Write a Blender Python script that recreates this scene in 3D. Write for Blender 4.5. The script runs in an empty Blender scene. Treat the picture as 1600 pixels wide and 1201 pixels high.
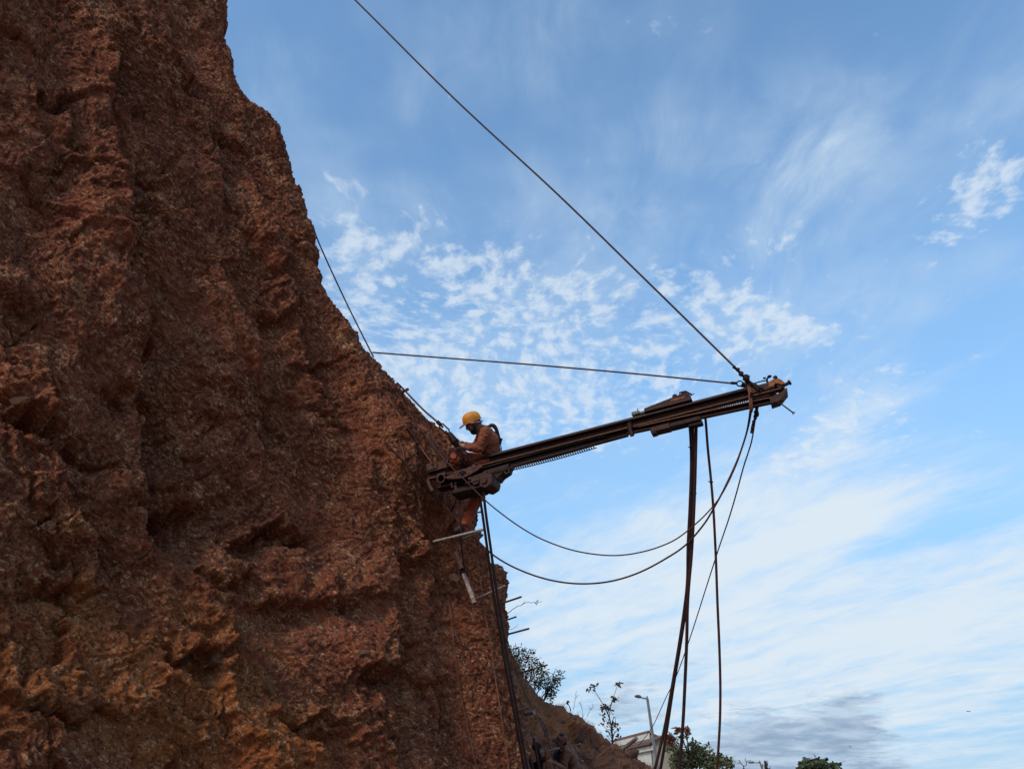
import bpy, bmesh, math, random
import numpy as np
from mathutils import Vector, Matrix

rng = random.Random(7)
scene = bpy.context.scene
COL = scene.collection

# ------------------------------------------------------------------ camera
PITCH = math.radians(28.0)
cam_data = bpy.data.cameras.new("camera")
cam_data.sensor_width = 36.0
cam_data.lens = 28.0
cam_data.clip_start = 0.05
cam_data.clip_end = 9000.0
camera = bpy.data.objects.new("camera", cam_data)
camera.location = (0, 0, 1.6)
camera.rotation_euler = (math.radians(90) + PITCH, 0, 0)
COL.objects.link(camera)
scene.camera = camera

CAM = Vector((0, 0, 1.6))
CF = Vector((0, math.cos(PITCH), math.sin(PITCH)))
CU = Vector((0, -math.sin(PITCH), math.cos(PITCH)))
CR = Vector((1, 0, 0))
FPX = 1600 * 28.0 / 36.0


def ray(px, py):
    return CF + CR * ((px - 800) / FPX) + CU * ((600 - py) / FPX)


def P(px, py, t):
    return CAM + ray(px, py) * t


# ------------------------------------------------------------------ view
scene.view_settings.view_transform = 'Standard'
scene.view_settings.look = 'None'
scene.view_settings.gamma = 1.0
scene.view_settings.use_curve_mapping = False
scene.view_settings.exposure = 0.8

# ------------------------------------------------------------------ node helper


class NG:
    def __init__(self, tree):
        self.t = tree
        tree.nodes.clear()

    def n(self, kind, **kw):
        node = self.t.nodes.new(kind)
        for k, v in kw.items():
            setattr(node, k, v)
        return node

    def put(self, sock, val):
        if isinstance(val, bpy.types.NodeSocket):
            self.t.links.new(val, sock)
        elif val is not None:
            if sock.type == 'RGBA' and len(val) == 3:
                val = (*val, 1.0)
            sock.default_value = val

    def m(self, op, a, b=None, c=None, clamp=False):
        node = self.n('ShaderNodeMath', operation=op, use_clamp=clamp)
        for i, v in enumerate((a, b, c)):
            if v is not None:
                self.put(node.inputs[i], v)
        return node.outputs[0]

    def v(self, op, a, b=None, scale=None):
        node = self.n('ShaderNodeVectorMath', operation=op)
        self.put(node.inputs[0], a)
        if b is not None:
            self.put(node.inputs[1], b)
        if scale is not None:
            self.put(node.inputs['Scale'], scale)
        return node.outputs['Value'] if op in ('DOT_PRODUCT', 'LENGTH', 'DISTANCE') else node.outputs[0]

    def noise(self, vec, scale, detail=4.0, rough=0.55, dist=0.0, out='Fac'):
        node = self.n('ShaderNodeTexNoise')
        self.put(node.inputs['Vector'], vec)
        node.inputs['Scale'].default_value = scale
        node.inputs['Detail'].default_value = detail
        node.inputs['Roughness'].default_value = rough
        node.inputs['Distortion'].default_value = dist
        return node.outputs[out]

    def ss(self, x, lo, hi, a=0.0, b=1.0):
        node = self.n('ShaderNodeMapRange', interpolation_type='SMOOTHSTEP')
        self.put(node.inputs[0], x)
        for i, v in enumerate((lo, hi, a, b)):
            self.put(node.inputs[i + 1], v)
        return node.outputs[0]

    def mix(self, fac, a, b, mode='MIX'):
        node = self.n('ShaderNodeMix', data_type='RGBA', blend_type=mode)
        self.put(node.inputs['Factor'], fac)
        self.put(node.inputs[6], a)
        self.put(node.inputs[7], b)
        return node.outputs[2]

    def mapping(self, vec, loc=(0, 0, 0), rot=(0, 0, 0), scale=(1, 1, 1), kind='POINT'):
        node = self.n('ShaderNodeMapping', vector_type=kind)
        self.put(node.inputs[0], vec)
        node.inputs[1].default_value = loc
        node.inputs[2].default_value = rot
        node.inputs[3].default_value = scale
        return node.outputs[0]


# ------------------------------------------------------------------ sky
SUN_EL = math.radians(38.0)
SUN_AZ = math.radians(218.0)       # clockwise from +Y: behind the camera, to the left
world = bpy.data.worlds.new("World")
scene.world = world
world.use_nodes = True
g = NG(world.node_tree)
tc = g.n('ShaderNodeTexCoord')
D = g.v('NORMALIZE', tc.outputs['Generated'])
sep = g.n('ShaderNodeSeparateXYZ')
g.put(sep.inputs[0], D)
DZ = sep.outputs[2]
zz = g.m('ADD', g.m('MAXIMUM', DZ, 0.0), 0.13)
q = g.v('MULTIPLY', D, (1, 1, 0))
q = g.v('SCALE', q, scale=g.m('DIVIDE', 1.0, zz))

sky = g.n('ShaderNodeTexSky', sky_type='NISHITA', sun_disc=False)
sky.sun_elevation = SUN_EL
sky.sun_rotation = SUN_AZ
sky.altitude = 50
sky.air_density = 1.0
sky.dust_density = 0.6
sky.ozone_density = 2.2

# domain warp shared by all cloud fields
wn = g.noise(q, 2.2, 3.0, 0.5, out='Color')
wv = g.v('SCALE', g.v('SUBTRACT', wn, (0.5, 0.5, 0.5)), scale=0.22)
qw = g.v('ADD', q, wv)
edge = g.m('MULTIPLY', g.m('SUBTRACT', g.noise(q, 5.0, 5.0, 0.6), 0.5), 1.6)


def blob(px, py, rx, ry, ang=0.0, power=1.0):
    """soft elliptical region of the real sky: centre direction and angular radii"""
    d = ray(px, py).normalized()
    a0 = d.cross(Vector((0, 0, 1))).normalized()
    b0 = a0.cross(d).normalized()
    ca, sa = math.cos(ang), math.sin(ang)
    a = a0 * ca + b0 * sa
    b = b0 * ca - a0 * sa
    k = 1244.0 * ray(px, py).length
    da = g.m('DIVIDE', g.m('SUBTRACT', g.v('DOT_PRODUCT', D, tuple(a)), a.dot(d)), rx / k)
    db = g.m('DIVIDE', g.m('SUBTRACT', g.v('DOT_PRODUCT', D, tuple(b)), b.dot(d)), ry / k)
    r2 = g.m('ADD', g.m('MULTIPLY', da, da), g.m('MULTIPLY', db, db))
    front = g.m('GREATER_THAN', g.v('DOT_PRODUCT', D, tuple(d)), 0.0)
    f = g.m('EXPONENT', g.m('MULTIPLY', r2, -1.0))
    return g.m('MULTIPLY', g.m('MULTIPLY', f, front), power)


def total(items):
    s = None
    for it in items:
        x = blob(*it)
        s = x if s is None else g.m('ADD', s, x)
    return s


# altocumulus flock, puffs of a few degrees
puff_mask = total([(640, 470, 190, 120, 0, 0.9), (830, 500, 270, 115, 0, 0.88), (720, 610, 230, 110, 0, 0.9), (990, 560, 210, 110, 0, 0.75),
                   (1150, 490, 100, 45, -0.35, 1.0), (1250, 525, 80, 25, -0.15, 0.7), (620, 385, 70, 22, 0.1, 0.8),
                   (1510, 335, 75, 45, 0.4, 0.9), (1555, 265, 45, 75, 0.4, 0.8), (1215, 385, 60, 28, 0, 0.6), (640, 650, 110, 60, 0, 0.9),
                   (540, 290, 45, 20, 0, 0.5), (545, 340, 30, 18, 0, 0.5), (700, 45, 20, 30, 0, 0.5), (1330, 650, 120, 60, 0.45, 0.8),
                   (1230, 725, 70, 28, 0.3, 0.7), (1420, 740, 90, 40, 0.2, 0.55), (890, 640, 160, 50, 0, 0.6)])
qr = g.mapping(qw, scale=(1.0, 0.80, 1.0))
n1 = g.noise(qr, 29.0, 9.0, 0.58)
n1b = g.noise(qr, 7.5, 2.0, 0.5)
npf = g.m('ADD', g.m('MULTIPLY', n1, 0.78), g.m('MULTIPLY', n1b, 0.22))
pm = g.m('MINIMUM', puff_mask, 1.0)
thr = g.m('SUBTRACT', 0.622, g.m('MULTIPLY', pm, 0.205))
puff = g.m('MULTIPLY', g.ss(npf, thr, g.m('ADD', thr, 0.20)), g.ss(DZ, 0.0, 0.14, 0.0, 0.70))

# thin cirrus veils
veil_mask = total([(1290, 215, 170, 90, 0.5, 1.0), (1050, 190, 130, 110, 0.3, 0.8), (1000, 300, 160, 80, 0, 0.5), (1130, 400, 170, 70, 0, 0.7),
                   (1350, 560, 250, 120, 0.3, 0.6), (780, 330, 160, 90, 0, 0.5), (520, 250, 120, 160, 0, 0.6),
                   (1540, 120, 120, 150, 0, 0.4), (900, 60, 200, 60, 0, 0.3)])
qs = g.mapping(qw, rot=(0, 0, 0.55), scale=(7.5, 3.2, 1.0))
n2 = g.noise(qs, 1.0, 7.0, 0.62, 0.4)
n2b = g.noise(q, 2.6, 4.0, 0.5)
veil = g.m('MULTIPLY', g.m('ADD', g.m('MINIMUM', veil_mask, 1.0), 0.34), g.m('MULTIPLY', g.ss(n2, 0.22, 0.84), g.ss(n2b, 0.30, 0.72)))
veil = g.m('MULTIPLY', veil, 1.0)
veil = g.m('MAXIMUM', veil, g.m('MULTIPLY', g.m('MULTIPLY', pm, g.ss(n2b, 0.3, 0.7)), 0.42))

# broad milky layer low in the sky, combed into bands
low = g.ss(DZ, 0.50, 0.10)
low_mask = g.m('ADD', g.m('MULTIPLY', low, 0.62),
               total([(1150, 860, 260, 110, 0.1, 0.50), (1350, 1000, 330, 90, 0.30, 0.42), (1000, 960, 260, 90, 0.2, 0.35),
                      (1480, 960, 200, 60, 0.36, 0.25), (1330, 800, 110, 60, 0, 0.25), (1450, 830, 120, 40, 0, -0.35), (1400, 900, 90, 30, 0, -0.30),
                      (830, 840, 90, 50, 0.3, 0.12), (1345, 640, 130, 70, 0.5, 0.42), (1220, 750, 150, 70, 0.3, 0.42), (1400, 770, 140, 50, 0.2, 0.35), (1000, 800, 160, 60, 0, 0.15), (1500, 1070, 220, 50, 0.25, 0.20)]))
qb = g.mapping(qw, rot=(0, 0, math.radians(-58)), scale=(0.95, 0.26, 1.0), kind='TEXTURE')
n3 = g.noise(qb, 1.1, 9.0, 0.62, 0.25)
n3b = g.noise(g.mapping(qw, rot=(0, 0, math.radians(-58)), scale=(0.24, 0.13, 1.0), kind='TEXTURE'), 1.0, 8.0, 0.64)
n3c = g.m('ADD', g.m('MULTIPLY', n3, 0.58), g.m('MULTIPLY', n3b, 0.42))
t3 = g.m('SUBTRACT', 0.585, g.m('MULTIPLY', low_mask, 0.33))
milk = g.ss(n3c, t3, g.m('ADD', t3, 0.34), 0.0, 0.92)
haze = g.m('MULTIPLY', g.ss(DZ, 0.68, 0.05), 0.90)

# small grey scud near the horizon
grey_mask = total([(1240, 1180, 130, 60, 0.1, 1.0), (1330, 1128, 66, 56, 0.5, 0.95), (1165, 1145, 80, 54, 0, 0.85), (1010, 1090, 85, 50, 0.2, 0.8), (940, 1110, 70, 32, 0, 0.5), (1120, 1190, 80, 34, 0, 0.6),
                   (1400, 1200, 60, 14, -0.1, 1.0)])
n4 = g.noise(qw, 1.6, 8.0, 0.60)
n4 = g.m('ADD', n4, g.m('MULTIPLY', g.m('SUBTRACT', g.noise(q, 9.0, 5.0, 0.65), 0.5), 0.75))
t4 = g.m('SUBTRACT', 0.695, g.m('MULTIPLY', grey_mask, 0.42))
grey = g.ss(n4, t4, g.m('ADD', t4, 0.40), 0.0, 0.90)
shade = g.mix(g.ss(g.noise(qw, 3.4, 7.0, 0.62), 0.34, 0.66), (1.0, 1.40, 2.0), (1.85, 2.3, 2.85))

c = sky.outputs[0]
tone = g.n('ShaderNodeHueSaturation')
tone.inputs['Hue'].default_value = 0.492
tone.inputs['Saturation'].default_value = 1.08
tone.inputs['Value'].default_value = 1.03
g.put(tone.inputs['Color'], c)
c = tone.outputs[0]
c = g.mix(haze, c, (1.10, 1.98, 3.02))
c = g.mix(veil, c, (2.3, 2.85, 3.4))
c = g.mix(milk, c, (2.85, 3.2, 3.5))
c = g.mix(puff, c, (2.8, 3.15, 3.5))
c = g.mix(grey, c, shade)
bg = g.n('ShaderNodeBackground')
g.put(bg.inputs['Color'], c)
bg.inputs['Strength'].default_value = 0.15
wo = g.n('ShaderNodeOutputWorld')
g.put(wo.inputs['Surface'], bg.outputs[0])

sun_data = bpy.data.lights.new("sun", 'SUN')
sun_data.energy = 1.0
sun_data.angle = math.radians(14.0)
sun_data.color = (1.0, 0.88, 0.74)
sun = bpy.data.objects.new("sun", sun_data)
sd = Vector((math.sin(SUN_AZ) * math.cos(SUN_EL), math.cos(SUN_AZ) * math.cos(SUN_EL), math.sin(SUN_EL)))
sun.rotation_euler = sd.to_track_quat('Z', 'Y').to_euler()
sun.location = sd * 100
COL.objects.link(sun)

# ------------------------------------------------------------------ tagging and mesh helpers


def tag(o, label=None, cat=None, group=None, kind=None):
    if label:
        o['label'] = label
    if cat:
        o['category'] = cat
    if group:
        o['group'] = group
    if kind:
        o['kind'] = kind
    return o


def empty(name, loc=(0, 0, 0), mat=None):
    o = bpy.data.objects.new(name, None)
    o.empty_display_size = 0.1
    COL.objects.link(o)
    if mat is not None:
        o.matrix_world = mat
    else:
        o.location = loc
    return o


def link(name, me, mat=None, parent=None):
    if mat is not None:
        me.materials.append(mat)
    o = bpy.data.objects.new(name, me)
    COL.objects.link(o)
    if parent is not None:
        o.parent = parent
    return o


class MB:
    """collects vertices and faces for one mesh"""

    def __init__(self, M=None):
        self.v, self.f, self.s = [], [], []
        self.M = M

    def add(self, verts, faces, smooth=False):
        b = len(self.v)
        if self.M is not None:
            verts = [self.M @ Vector(p) for p in verts]
        self.v += [tuple(p) for p in verts]
        self.f += [tuple(b + i for i in f) for f in faces]
        self.s += [smooth] * len(faces)

    def box(self, lo, hi, ch=0.0):
        """axis box, edges cut by ch"""
        (x0, y0, z0), (x1, y1, z1) = lo, hi
        if ch <= 0:
            vs = [(x, y, z) for z in (z0, z1) for y in (y0, y1) for x in (x0, x1)]
            self.add(vs, [(0, 2, 3, 1), (4, 5, 7, 6), (0, 1, 5, 4), (2, 6, 7, 3), (0, 4, 6, 2), (1, 3, 7, 5)])
            return
        bm = bmesh.new()
        bmesh.ops.create_cube(bm, size=1.0)
        for v in bm.verts:
            v.co = Vector(((x0 + x1) / 2 + v.co.x * (x1 - x0), (y0 + y1) / 2 + v.co.y * (y1 - y0), (z0 + z1) / 2 + v.co.z * (z1 - z0)))
        bmesh.ops.bevel(bm, geom=bm.edges[:], offset=ch, segments=1, affect='EDGES')
        self.bm(bm)

    def bm(self, bm, smooth=False):
        bm.verts.index_update()
        self.add([v.co.copy() for v in bm.verts], [[v.index for v in f.verts] for f in bm.faces], smooth)
        bm.free()

    def prism(self, pts, h0, h1, axis='y'):
        """polygon pts (a, b) extruded from h0 to h1 along an axis"""
        def mk(a, b, h):
            return (a, h, b) if axis == 'y' else ((a, b, h) if axis == 'z' else (h, a, b))
        n = len(pts)
        vs = [mk(a, b, h0) for a, b in pts] + [mk(a, b, h1) for a, b in pts]
        fs = [tuple(range(n)), tuple(range(2 * n - 1, n - 1, -1))]
        fs += [(i, i + n, (i + 1) % n + n, (i + 1) % n) for i in range(n)]
        self.add(vs, fs)

    def tube(self, pts, r, seg=7, cap=True, smooth=True):
        pts = [Vector(p) for p in pts]
        n = len(pts)
        rs = r if isinstance(r, (list, tuple)) else [r] * n
        up = None
        vs, fs = [], []
        for i, p in enumerate(pts):
            d = (pts[min(i + 1, n - 1)] - pts[max(i - 1, 0)])
            d = d.normalized() if d.length > 1e-9 else Vector((0, 0, 1))
            if up is None:
                up = d.orthogonal().normalized()
            up = (up - d * up.dot(d))
            up = up.normalized() if up.length > 1e-6 else d.orthogonal().normalized()
            w = d.cross(up)
            for k in range(seg):
                a = 2 * math.pi * k / seg
                vs.append(p + (up * math.cos(a) + w * math.sin(a)) * rs[i])
        for i in range(n - 1):
            for k in range(seg):
                k2 = (k + 1) % seg
                fs.append((i * seg + k, i * seg + k2, (i + 1) * seg + k2, (i + 1) * seg + k))
        self.add(vs, fs, smooth)
        if cap:
            b = len(vs)
            self.add(vs[:seg] + vs[-seg:], [tuple(range(seg - 1, -1, -1)), tuple(range(seg, 2 * seg))])

    def ring(self, c, nrm, R, r, seg=14, k=6, a0=0.0, a1=2 * math.pi, stretch=1.0, ax=None):
        c, nrm = Vector(c), Vector(nrm).normalized()
        u = (Vector(ax) if ax is not None else nrm.orthogonal())
        u = (u - nrm * u.dot(nrm)).normalized()
        w = nrm.cross(u)
        m = seg
        pts = [c + u * math.cos(a0 + (a1 - a0) * i / m) * R * stretch + w * math.sin(a0 + (a1 - a0) * i / m) * R for i in range(m + 1)]
        self.tube(pts, r, k, cap=True)

    def ball(self, c, rad, seg=10, rot=None):
        bm = bmesh.new()
        bmesh.ops.create_uvsphere(bm, u_segments=seg, v_segments=max(4, seg * 2 // 3), radius=1.0)
        rad = rad if hasattr(rad, '__len__') else (rad,) * 3
        for v in bm.verts:
            p = Vector((v.co.x * rad[0], v.co.y * rad[1], v.co.z * rad[2]))
            if rot is not None:
                p = rot @ p
            v.co = p + Vector(c)
        self.bm(bm, True)

    def mesh(self, name):
        me = bpy.data.meshes.new(name)
        me.from_pydata(self.v, [], self.f)
        me.polygons.foreach_set('use_smooth', self.s)
        me.update()
        return me

    def build(self, name, mat=None, parent=None):
        return link(name, self.mesh(name), mat, parent)


def spline(pts, n=6):
    """Catmull-Rom through points (any dimension)"""
    pts = [np.array(p, float) for p in pts]
    if len(pts) < 3:
        return [pts[0] + (pts[1] - pts[0]) * i / n for i in range(n + 1)]
    out = []
    ext = [2 * pts[0] - pts[1]] + pts + [2 * pts[-1] - pts[-2]]
    for i in range(1, len(ext) - 2):
        p0, p1, p2, p3 = ext[i - 1:i + 3]
        for j in range(n):
            t = j / n
            out.append(0.5 * (2 * p1 + (p2 - p0) * t + (2 * p0 - 5 * p1 + 4 * p2 - p3) * t * t + (3 * p1 - p0 - 3 * p2 + p3) * t ** 3))
    out.append(pts[-1])
    return out


# ------------------------------------------------------------------ numpy noise
F32 = np.float32


def _h(ix, iy, seed):
    h = (ix.astype(np.int64) * 374761393 + iy.astype(np.int64) * 668265263 + seed * 1442695041) & 0xffffffff
    h = ((h ^ (h >> 13)) * 1274126177) & 0xffffffff
    h = ((h ^ (h >> 16)) * 2246822519) & 0xffffffff
    return (h ^ (h >> 15)) & 0xffffffff


def perlin(x, y, seed=0):
    xi, yi = np.floor(x), np.floor(y)
    fx, fy = (x - xi).astype(F32), (y - yi).astype(F32)
    xi, yi = xi.astype(np.int64), yi.astype(np.int64)
    u, v = fx * fx * fx * (fx * (fx * 6 - 15) + 10), fy * fy * fy * (fy * (fy * 6 - 15) + 10)

    def gr(a, b, dx, dy):
        an = (_h(a, b, seed) & 1023).astype(F32) * F32(2 * math.pi / 1024)
        return np.cos(an) * dx + np.sin(an) * dy
    n00, n10 = gr(xi, yi, fx, fy), gr(xi + 1, yi, fx - 1, fy)
    n01, n11 = gr(xi, yi + 1, fx, fy - 1), gr(xi + 1, yi + 1, fx - 1, fy - 1)
    a = n00 + u * (n10 - n00)
    b = n01 + u * (n11 - n01)
    return (a + v * (b - a)) * F32(1.5)


def fbm(x, y, octv=5, seed=0, gain=0.5, lac=2.07):
    s, a, f = 0, 1.0, 1.0
    for i in range(octv):
        s = s + a * perlin(x * f + 17.3 * i, y * f - 9.1 * i, seed + i)
        a *= gain
        f *= lac
    return s


def ridged(x, y, octv=4, seed=0, gain=0.5, lac=2.1):
    s, a, f = 0, 1.0, 1.0
    for i in range(octv):
        n = 1 - np.abs(perlin(x * f + 5.7 * i, y * f + 3.3 * i, seed + i)) * 1.6
        s = s + a * n * n
        a *= gain
        f *= lac
    return s


def facets(x, y, seed, tilt=0.7, jit=0.85):
    """broken-rock relief: every cell of a jittered grid is a tilted flat face; also the distance to the cell border"""
    xi, yi = np.floor(x).astype(np.int64), np.floor(y).astype(np.int64)
    best = np.full(x.shape, 9.0, F32)
    sec = np.full(x.shape, 9.0, F32)
    val = np.zeros(x.shape, F32)
    for dx in (-1, 0, 1):
        for dy in (-1, 0, 1):
            a, b = xi + dx, yi + dy
            h = _h(a, b, seed)
            cx = a + 0.5 + ((h & 255).astype(F32) / 255 - 0.5) * jit
            cy = b + 0.5 + (((h >> 8) & 255).astype(F32) / 255 - 0.5) * jit
            ex, ey = (x - cx).astype(F32), (y - cy).astype(F32)
            d = ex * ex + ey * ey
            off = ((h >> 16) & 255).astype(F32) / 255 - 0.5
            an = ((h >> 20) & 255).astype(F32) * F32(2 * math.pi / 256)
            w = off + tilt * (np.cos(an) * ex + np.sin(an) * ey)
            closer = d < best
            sec = np.where(closer, best, np.minimum(sec, d))
            val = np.where(closer, w, val)
            best = np.where(closer, d, best)
    return val, np.sqrt(sec) - np.sqrt(best)


def seg_dist(x, y, pts, closed=False):
    """distance to a polyline, signed side of the nearest segment, arc length there"""
    best = np.full(x.shape, 1e9, F32)
    side = np.zeros(x.shape, F32)
    arc = np.zeros(x.shape, F32)
    run = 0.0
    n = len(pts)
    for i in range(n if closed else n - 1):
        (x0, y0), (x1, y1) = pts[i], pts[(i + 1) % n]
        dx, dy = x1 - x0, y1 - y0
        L2 = dx * dx + dy * dy + 1e-12
        t = np.clip(((x - x0) * dx + (y - y0) * dy) / L2, 0, 1)
        ex, ey = x - (x0 + t * dx), y - (y0 + t * dy)
        d = ex * ex + ey * ey
        c = d < best
        best = np.where(c, d, best)
        side = np.where(c, np.sign(dx * ey - dy * ex), side)
        arc = np.where(c, run + t * math.sqrt(L2), arc)
        run += math.sqrt(L2)
    return np.sqrt(best), side, arc, run


def inside_poly(x, y, pts):
    res = np.zeros(x.shape, bool)
    n = len(pts)
    for i in range(n):
        (x0, y0), (x1, y1) = pts[i], pts[(i + 1) % n]
        if y0 == y1:
            continue
        c = ((y0 > y) != (y1 > y)) & (x < (x1 - x0) * (y - y0) / (y1 - y0) + x0)
        res ^= c
    return res


def sstep(x, a, b):
    t = np.clip((x - a) / (b - a), 0, 1)
    return t * t * (3 - 2 * t)


def grid_mesh(name, pos, mat, attrs=None, smooth=True):
    """pos: (rows, cols, 3) array -> quad sheet"""
    r, c, _ = pos.shape
    me = bpy.data.meshes.new(name)
    me.vertices.add(r * c)
    me.vertices.foreach_set('co', pos.reshape(-1).astype(F32))
    idx = np.arange(r * c, dtype=np.int32).reshape(r, c)
    quads = np.stack([idx[:-1, :-1], idx[:-1, 1:], idx[1:, 1:], idx[1:, :-1]], -1).reshape(-1, 4)
    nq = len(quads)
    me.loops.add(nq * 4)
    me.loops.foreach_set('vertex_index', quads.reshape(-1))
    me.polygons.add(nq)
    me.polygons.foreach_set('loop_start', np.arange(0, nq * 4, 4, dtype=np.int32))
    me.polygons.foreach_set('use_smooth', np.full(nq, smooth))
    me.update(calc_edges=True)
    for k, arr in (attrs or {}).items():
        at = me.attributes.new(k, 'FLOAT', 'POINT')
        at.data.foreach_set('value', arr.reshape(-1).astype(F32))
    return link(name, me, mat)


# ------------------------------------------------------------------ materials


def principled(name):
    m = bpy.data.materials.new(name)
    m.use_nodes = True
    gg = NG(m.node_tree)
    b = gg.n('ShaderNodeBsdfPrincipled')
    o = gg.n('ShaderNodeOutputMaterial')
    gg.t.links.new(b.outputs[0], o.inputs[0])
    return m, gg, b


def worn(name, base, other, rough=0.7, metal=0.0, scale=30.0, lo=0.42, hi=0.62, bump=0.2, other2=None, spec=0.25):
    """two-tone worn surface: base colour with patches of the other (rust, dust, dirt)"""
    m, gg, b = principled(name)
    co = gg.n('ShaderNodeTexCoord').outputs['Object']
    n = gg.noise(co, scale, 6.0, 0.62)
    c = gg.mix(gg.ss(n, lo, hi), base, other)
    if other2:
        c = gg.mix(gg.ss(gg.noise(co, scale * 3.1, 4.0, 0.6), 0.5, 0.68), c, other2)
    gg.put(b.inputs['Base Color'], c)
    b.inputs['Roughness'].default_value = rough
    b.inputs['Metallic'].default_value = metal
    b.inputs['Specular IOR Level'].default_value = spec
    bp = gg.n('ShaderNodeBump')
    bp.inputs['Strength'].default_value = bump
    bp.inputs['Distance'].default_value = 0.01
    gg.put(bp.inputs['Height'], gg.noise(co, scale * 2.0, 5.0, 0.6))
    gg.put(b.inputs['Normal'], bp.outputs[0])
    return m


def rock_material(name, cols, ochre, fleck, bump_d=0.02, attr=True, scale=1.0, grain=None):
    m, gg, b = principled(name)
    co = gg.n('ShaderNodeTexCoord').outputs['Object']
    co = gg.v('SCALE', co, scale=scale)
    if grain:
        ga_, gb_, gc_ = grain
        cx = gg.n('ShaderNodeCombineXYZ')
        gg.put(cx.inputs[0], gg.v('DOT_PRODUCT', co, tuple(ga_)))
        gg.put(cx.inputs[1], gg.m('MULTIPLY', gg.v('DOT_PRODUCT', co, tuple(gb_)), 0.42))
        gg.put(cx.inputs[2], gg.v('DOT_PRODUCT', co, tuple(gc_)))
        co = cx.outputs[0]
    big = gg.noise(co, 0.9, 5.0, 0.6, 0.3)
    mid = gg.noise(co, 4.0, 6.0, 0.65, 0.2)
    fine = gg.noise(co, 22.0, 6.0, 0.68, 0.2)
    grit = gg.noise(co, 75.0, 4.0, 0.7)
    c = gg.mix(gg.ss(gg.m('ADD', gg.m('MULTIPLY', big, 0.6), gg.m('MULTIPLY', mid, 0.4)), 0.40, 0.60), cols[0], cols[1])
    c = gg.mix(gg.ss(fine, 0.46, 0.66, 0.0, 0.75), c, cols[2])
    if attr:
        at = gg.n('ShaderNodeAttribute', attribute_name='ochre').outputs['Fac']
        oc = gg.m('ADD', at, gg.m('MULTIPLY', gg.m('SUBTRACT', mid, 0.5), 1.4))
        c = gg.mix(gg.ss(oc, 0.30, 0.85, 0.0, 0.80 if grain else 0.85), c, ochre)
        c = gg.mix(gg.ss(gg.m('SUBTRACT', fine, gg.m('MULTIPLY', at, 0.06)), 0.60, 0.72, 0.0, 0.6), c, cols[0])
    # pale crystals and crumbs
    fl = gg.m('ADD', gg.m('MULTIPLY', grit, 0.6), gg.m('MULTIPLY', fine, 0.4))
    fl = gg.m('ADD', fl, gg.m('MULTIPLY', gg.m('SUBTRACT', mid, 0.5), 0.25))
    c = gg.mix(gg.ss(fl, 0.530, 0.64, 0.0, 0.75), c, fleck)
    c = gg.mix(gg.ss(gg.noise(co, 34.0, 4.0, 0.65), 0.55, 0.66, 0.0, 0.8), c, (cols[0][0] * 0.42, cols[0][1] * 0.38, cols[0][2] * 0.38))
    if grain:
        pale = gg.noise(co, 31.0, 4.0, 0.6, 0.4)
        patch = gg.m('ADD', gg.m('MULTIPLY', mid, 0.35), gg.m('MULTIPLY', gg.noise(co, 1.7, 3.0, 0.6), 0.65))
        k = gg.m('ADD', pale, gg.m('MULTIPLY', gg.m('SUBTRACT', patch, 0.5), 0.5))
        c = gg.mix(gg.ss(k, 0.578, 0.66, 0.0, 0.75), c, fleck)
        c = gg.mix(gg.ss(gg.noise(co, 26.0, 5.0, 0.68, 0.5), 0.575, 0.65, 0.0, 0.75), c, (0.085, 0.024, 0.013))
        # iron red and dusty rose stains
        c = gg.mix(gg.ss(gg.noise(co, 2.3, 5.0, 0.62, 0.3), 0.54, 0.68, 0.0, 0.55), c, (0.31, 0.070, 0.026))
    gg.put(b.inputs['Base Color'], c)
    b.inputs['Roughness'].default_value = 0.9
    b.inputs['Specular IOR Level'].default_value = 0.25
    h = gg.m('ADD', gg.m('MULTIPLY', fine, 1.0), gg.m('MULTIPLY', grit, 0.55))
    if grain:
        # crumbly lumps: sharp little blocks and the gaps between them
        vo = gg.n('ShaderNodeTexVoronoi', feature='F1')
        gg.put(vo.inputs['Vector'], gg.v('ADD', co, gg.v('SCALE', gg.noise(co, 14.0, 3.0, 0.6, out='Color'), scale=0.06)))
        vo.inputs['Scale'].default_value = 24.0
        h = gg.m('SUBTRACT', h, gg.m('MULTIPLY', vo.outputs['Distance'], 0.85))
        h = gg.m('ADD', h, gg.m('MULTIPLY', gg.noise(co, 130.0, 3.0, 0.7), 0.35))
    bp = gg.n('ShaderNodeBump')
    bp.inputs['Strength'].default_value = 1.0
    bp.inputs['Distance'].default_value = bump_d
    gg.put(bp.inputs['Height'], h)
    gg.put(b.inputs['Normal'], bp.outputs[0])
    return m


NC = Vector((0.749, -0.629, 0.208)).normalized()
SC = Vector((NC.y * -1, NC.x, 0)).normalized()
VC = NC.cross(SC).normalized()
_g = math.radians(32)
GRAIN = (SC * math.sin(_g) + VC * math.cos(_g), VC * math.sin(_g) - SC * math.cos(_g), NC)
M_rock = rock_material('laterite rock', [(0.195, 0.050, 0.022), (0.295, 0.082, 0.034), (0.40, 0.138, 0.058)], (0.37, 0.106, 0.023), (0.68, 0.37, 0.18), 0.034, grain=GRAIN)
M_hill = rock_material('hillside earth', [(0.22, 0.078, 0.044), (0.29, 0.105, 0.052), (0.26, 0.12, 0.072)], (0.42, 0.155, 0.056), (0.50, 0.29, 0.155), 0.03)

# ------------------------------------------------------------------ the cliff
KC = -6.4
OC = CAM + NC * KC


def on_plane(px, py, N, K):
    d = ray(px, py)
    return K / d.dot(N)


def sv(px, py):
    p = P(px, py, on_plane(px, py, NC, KC)) - OC
    return (p.dot(SC), p.dot(VC))


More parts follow.
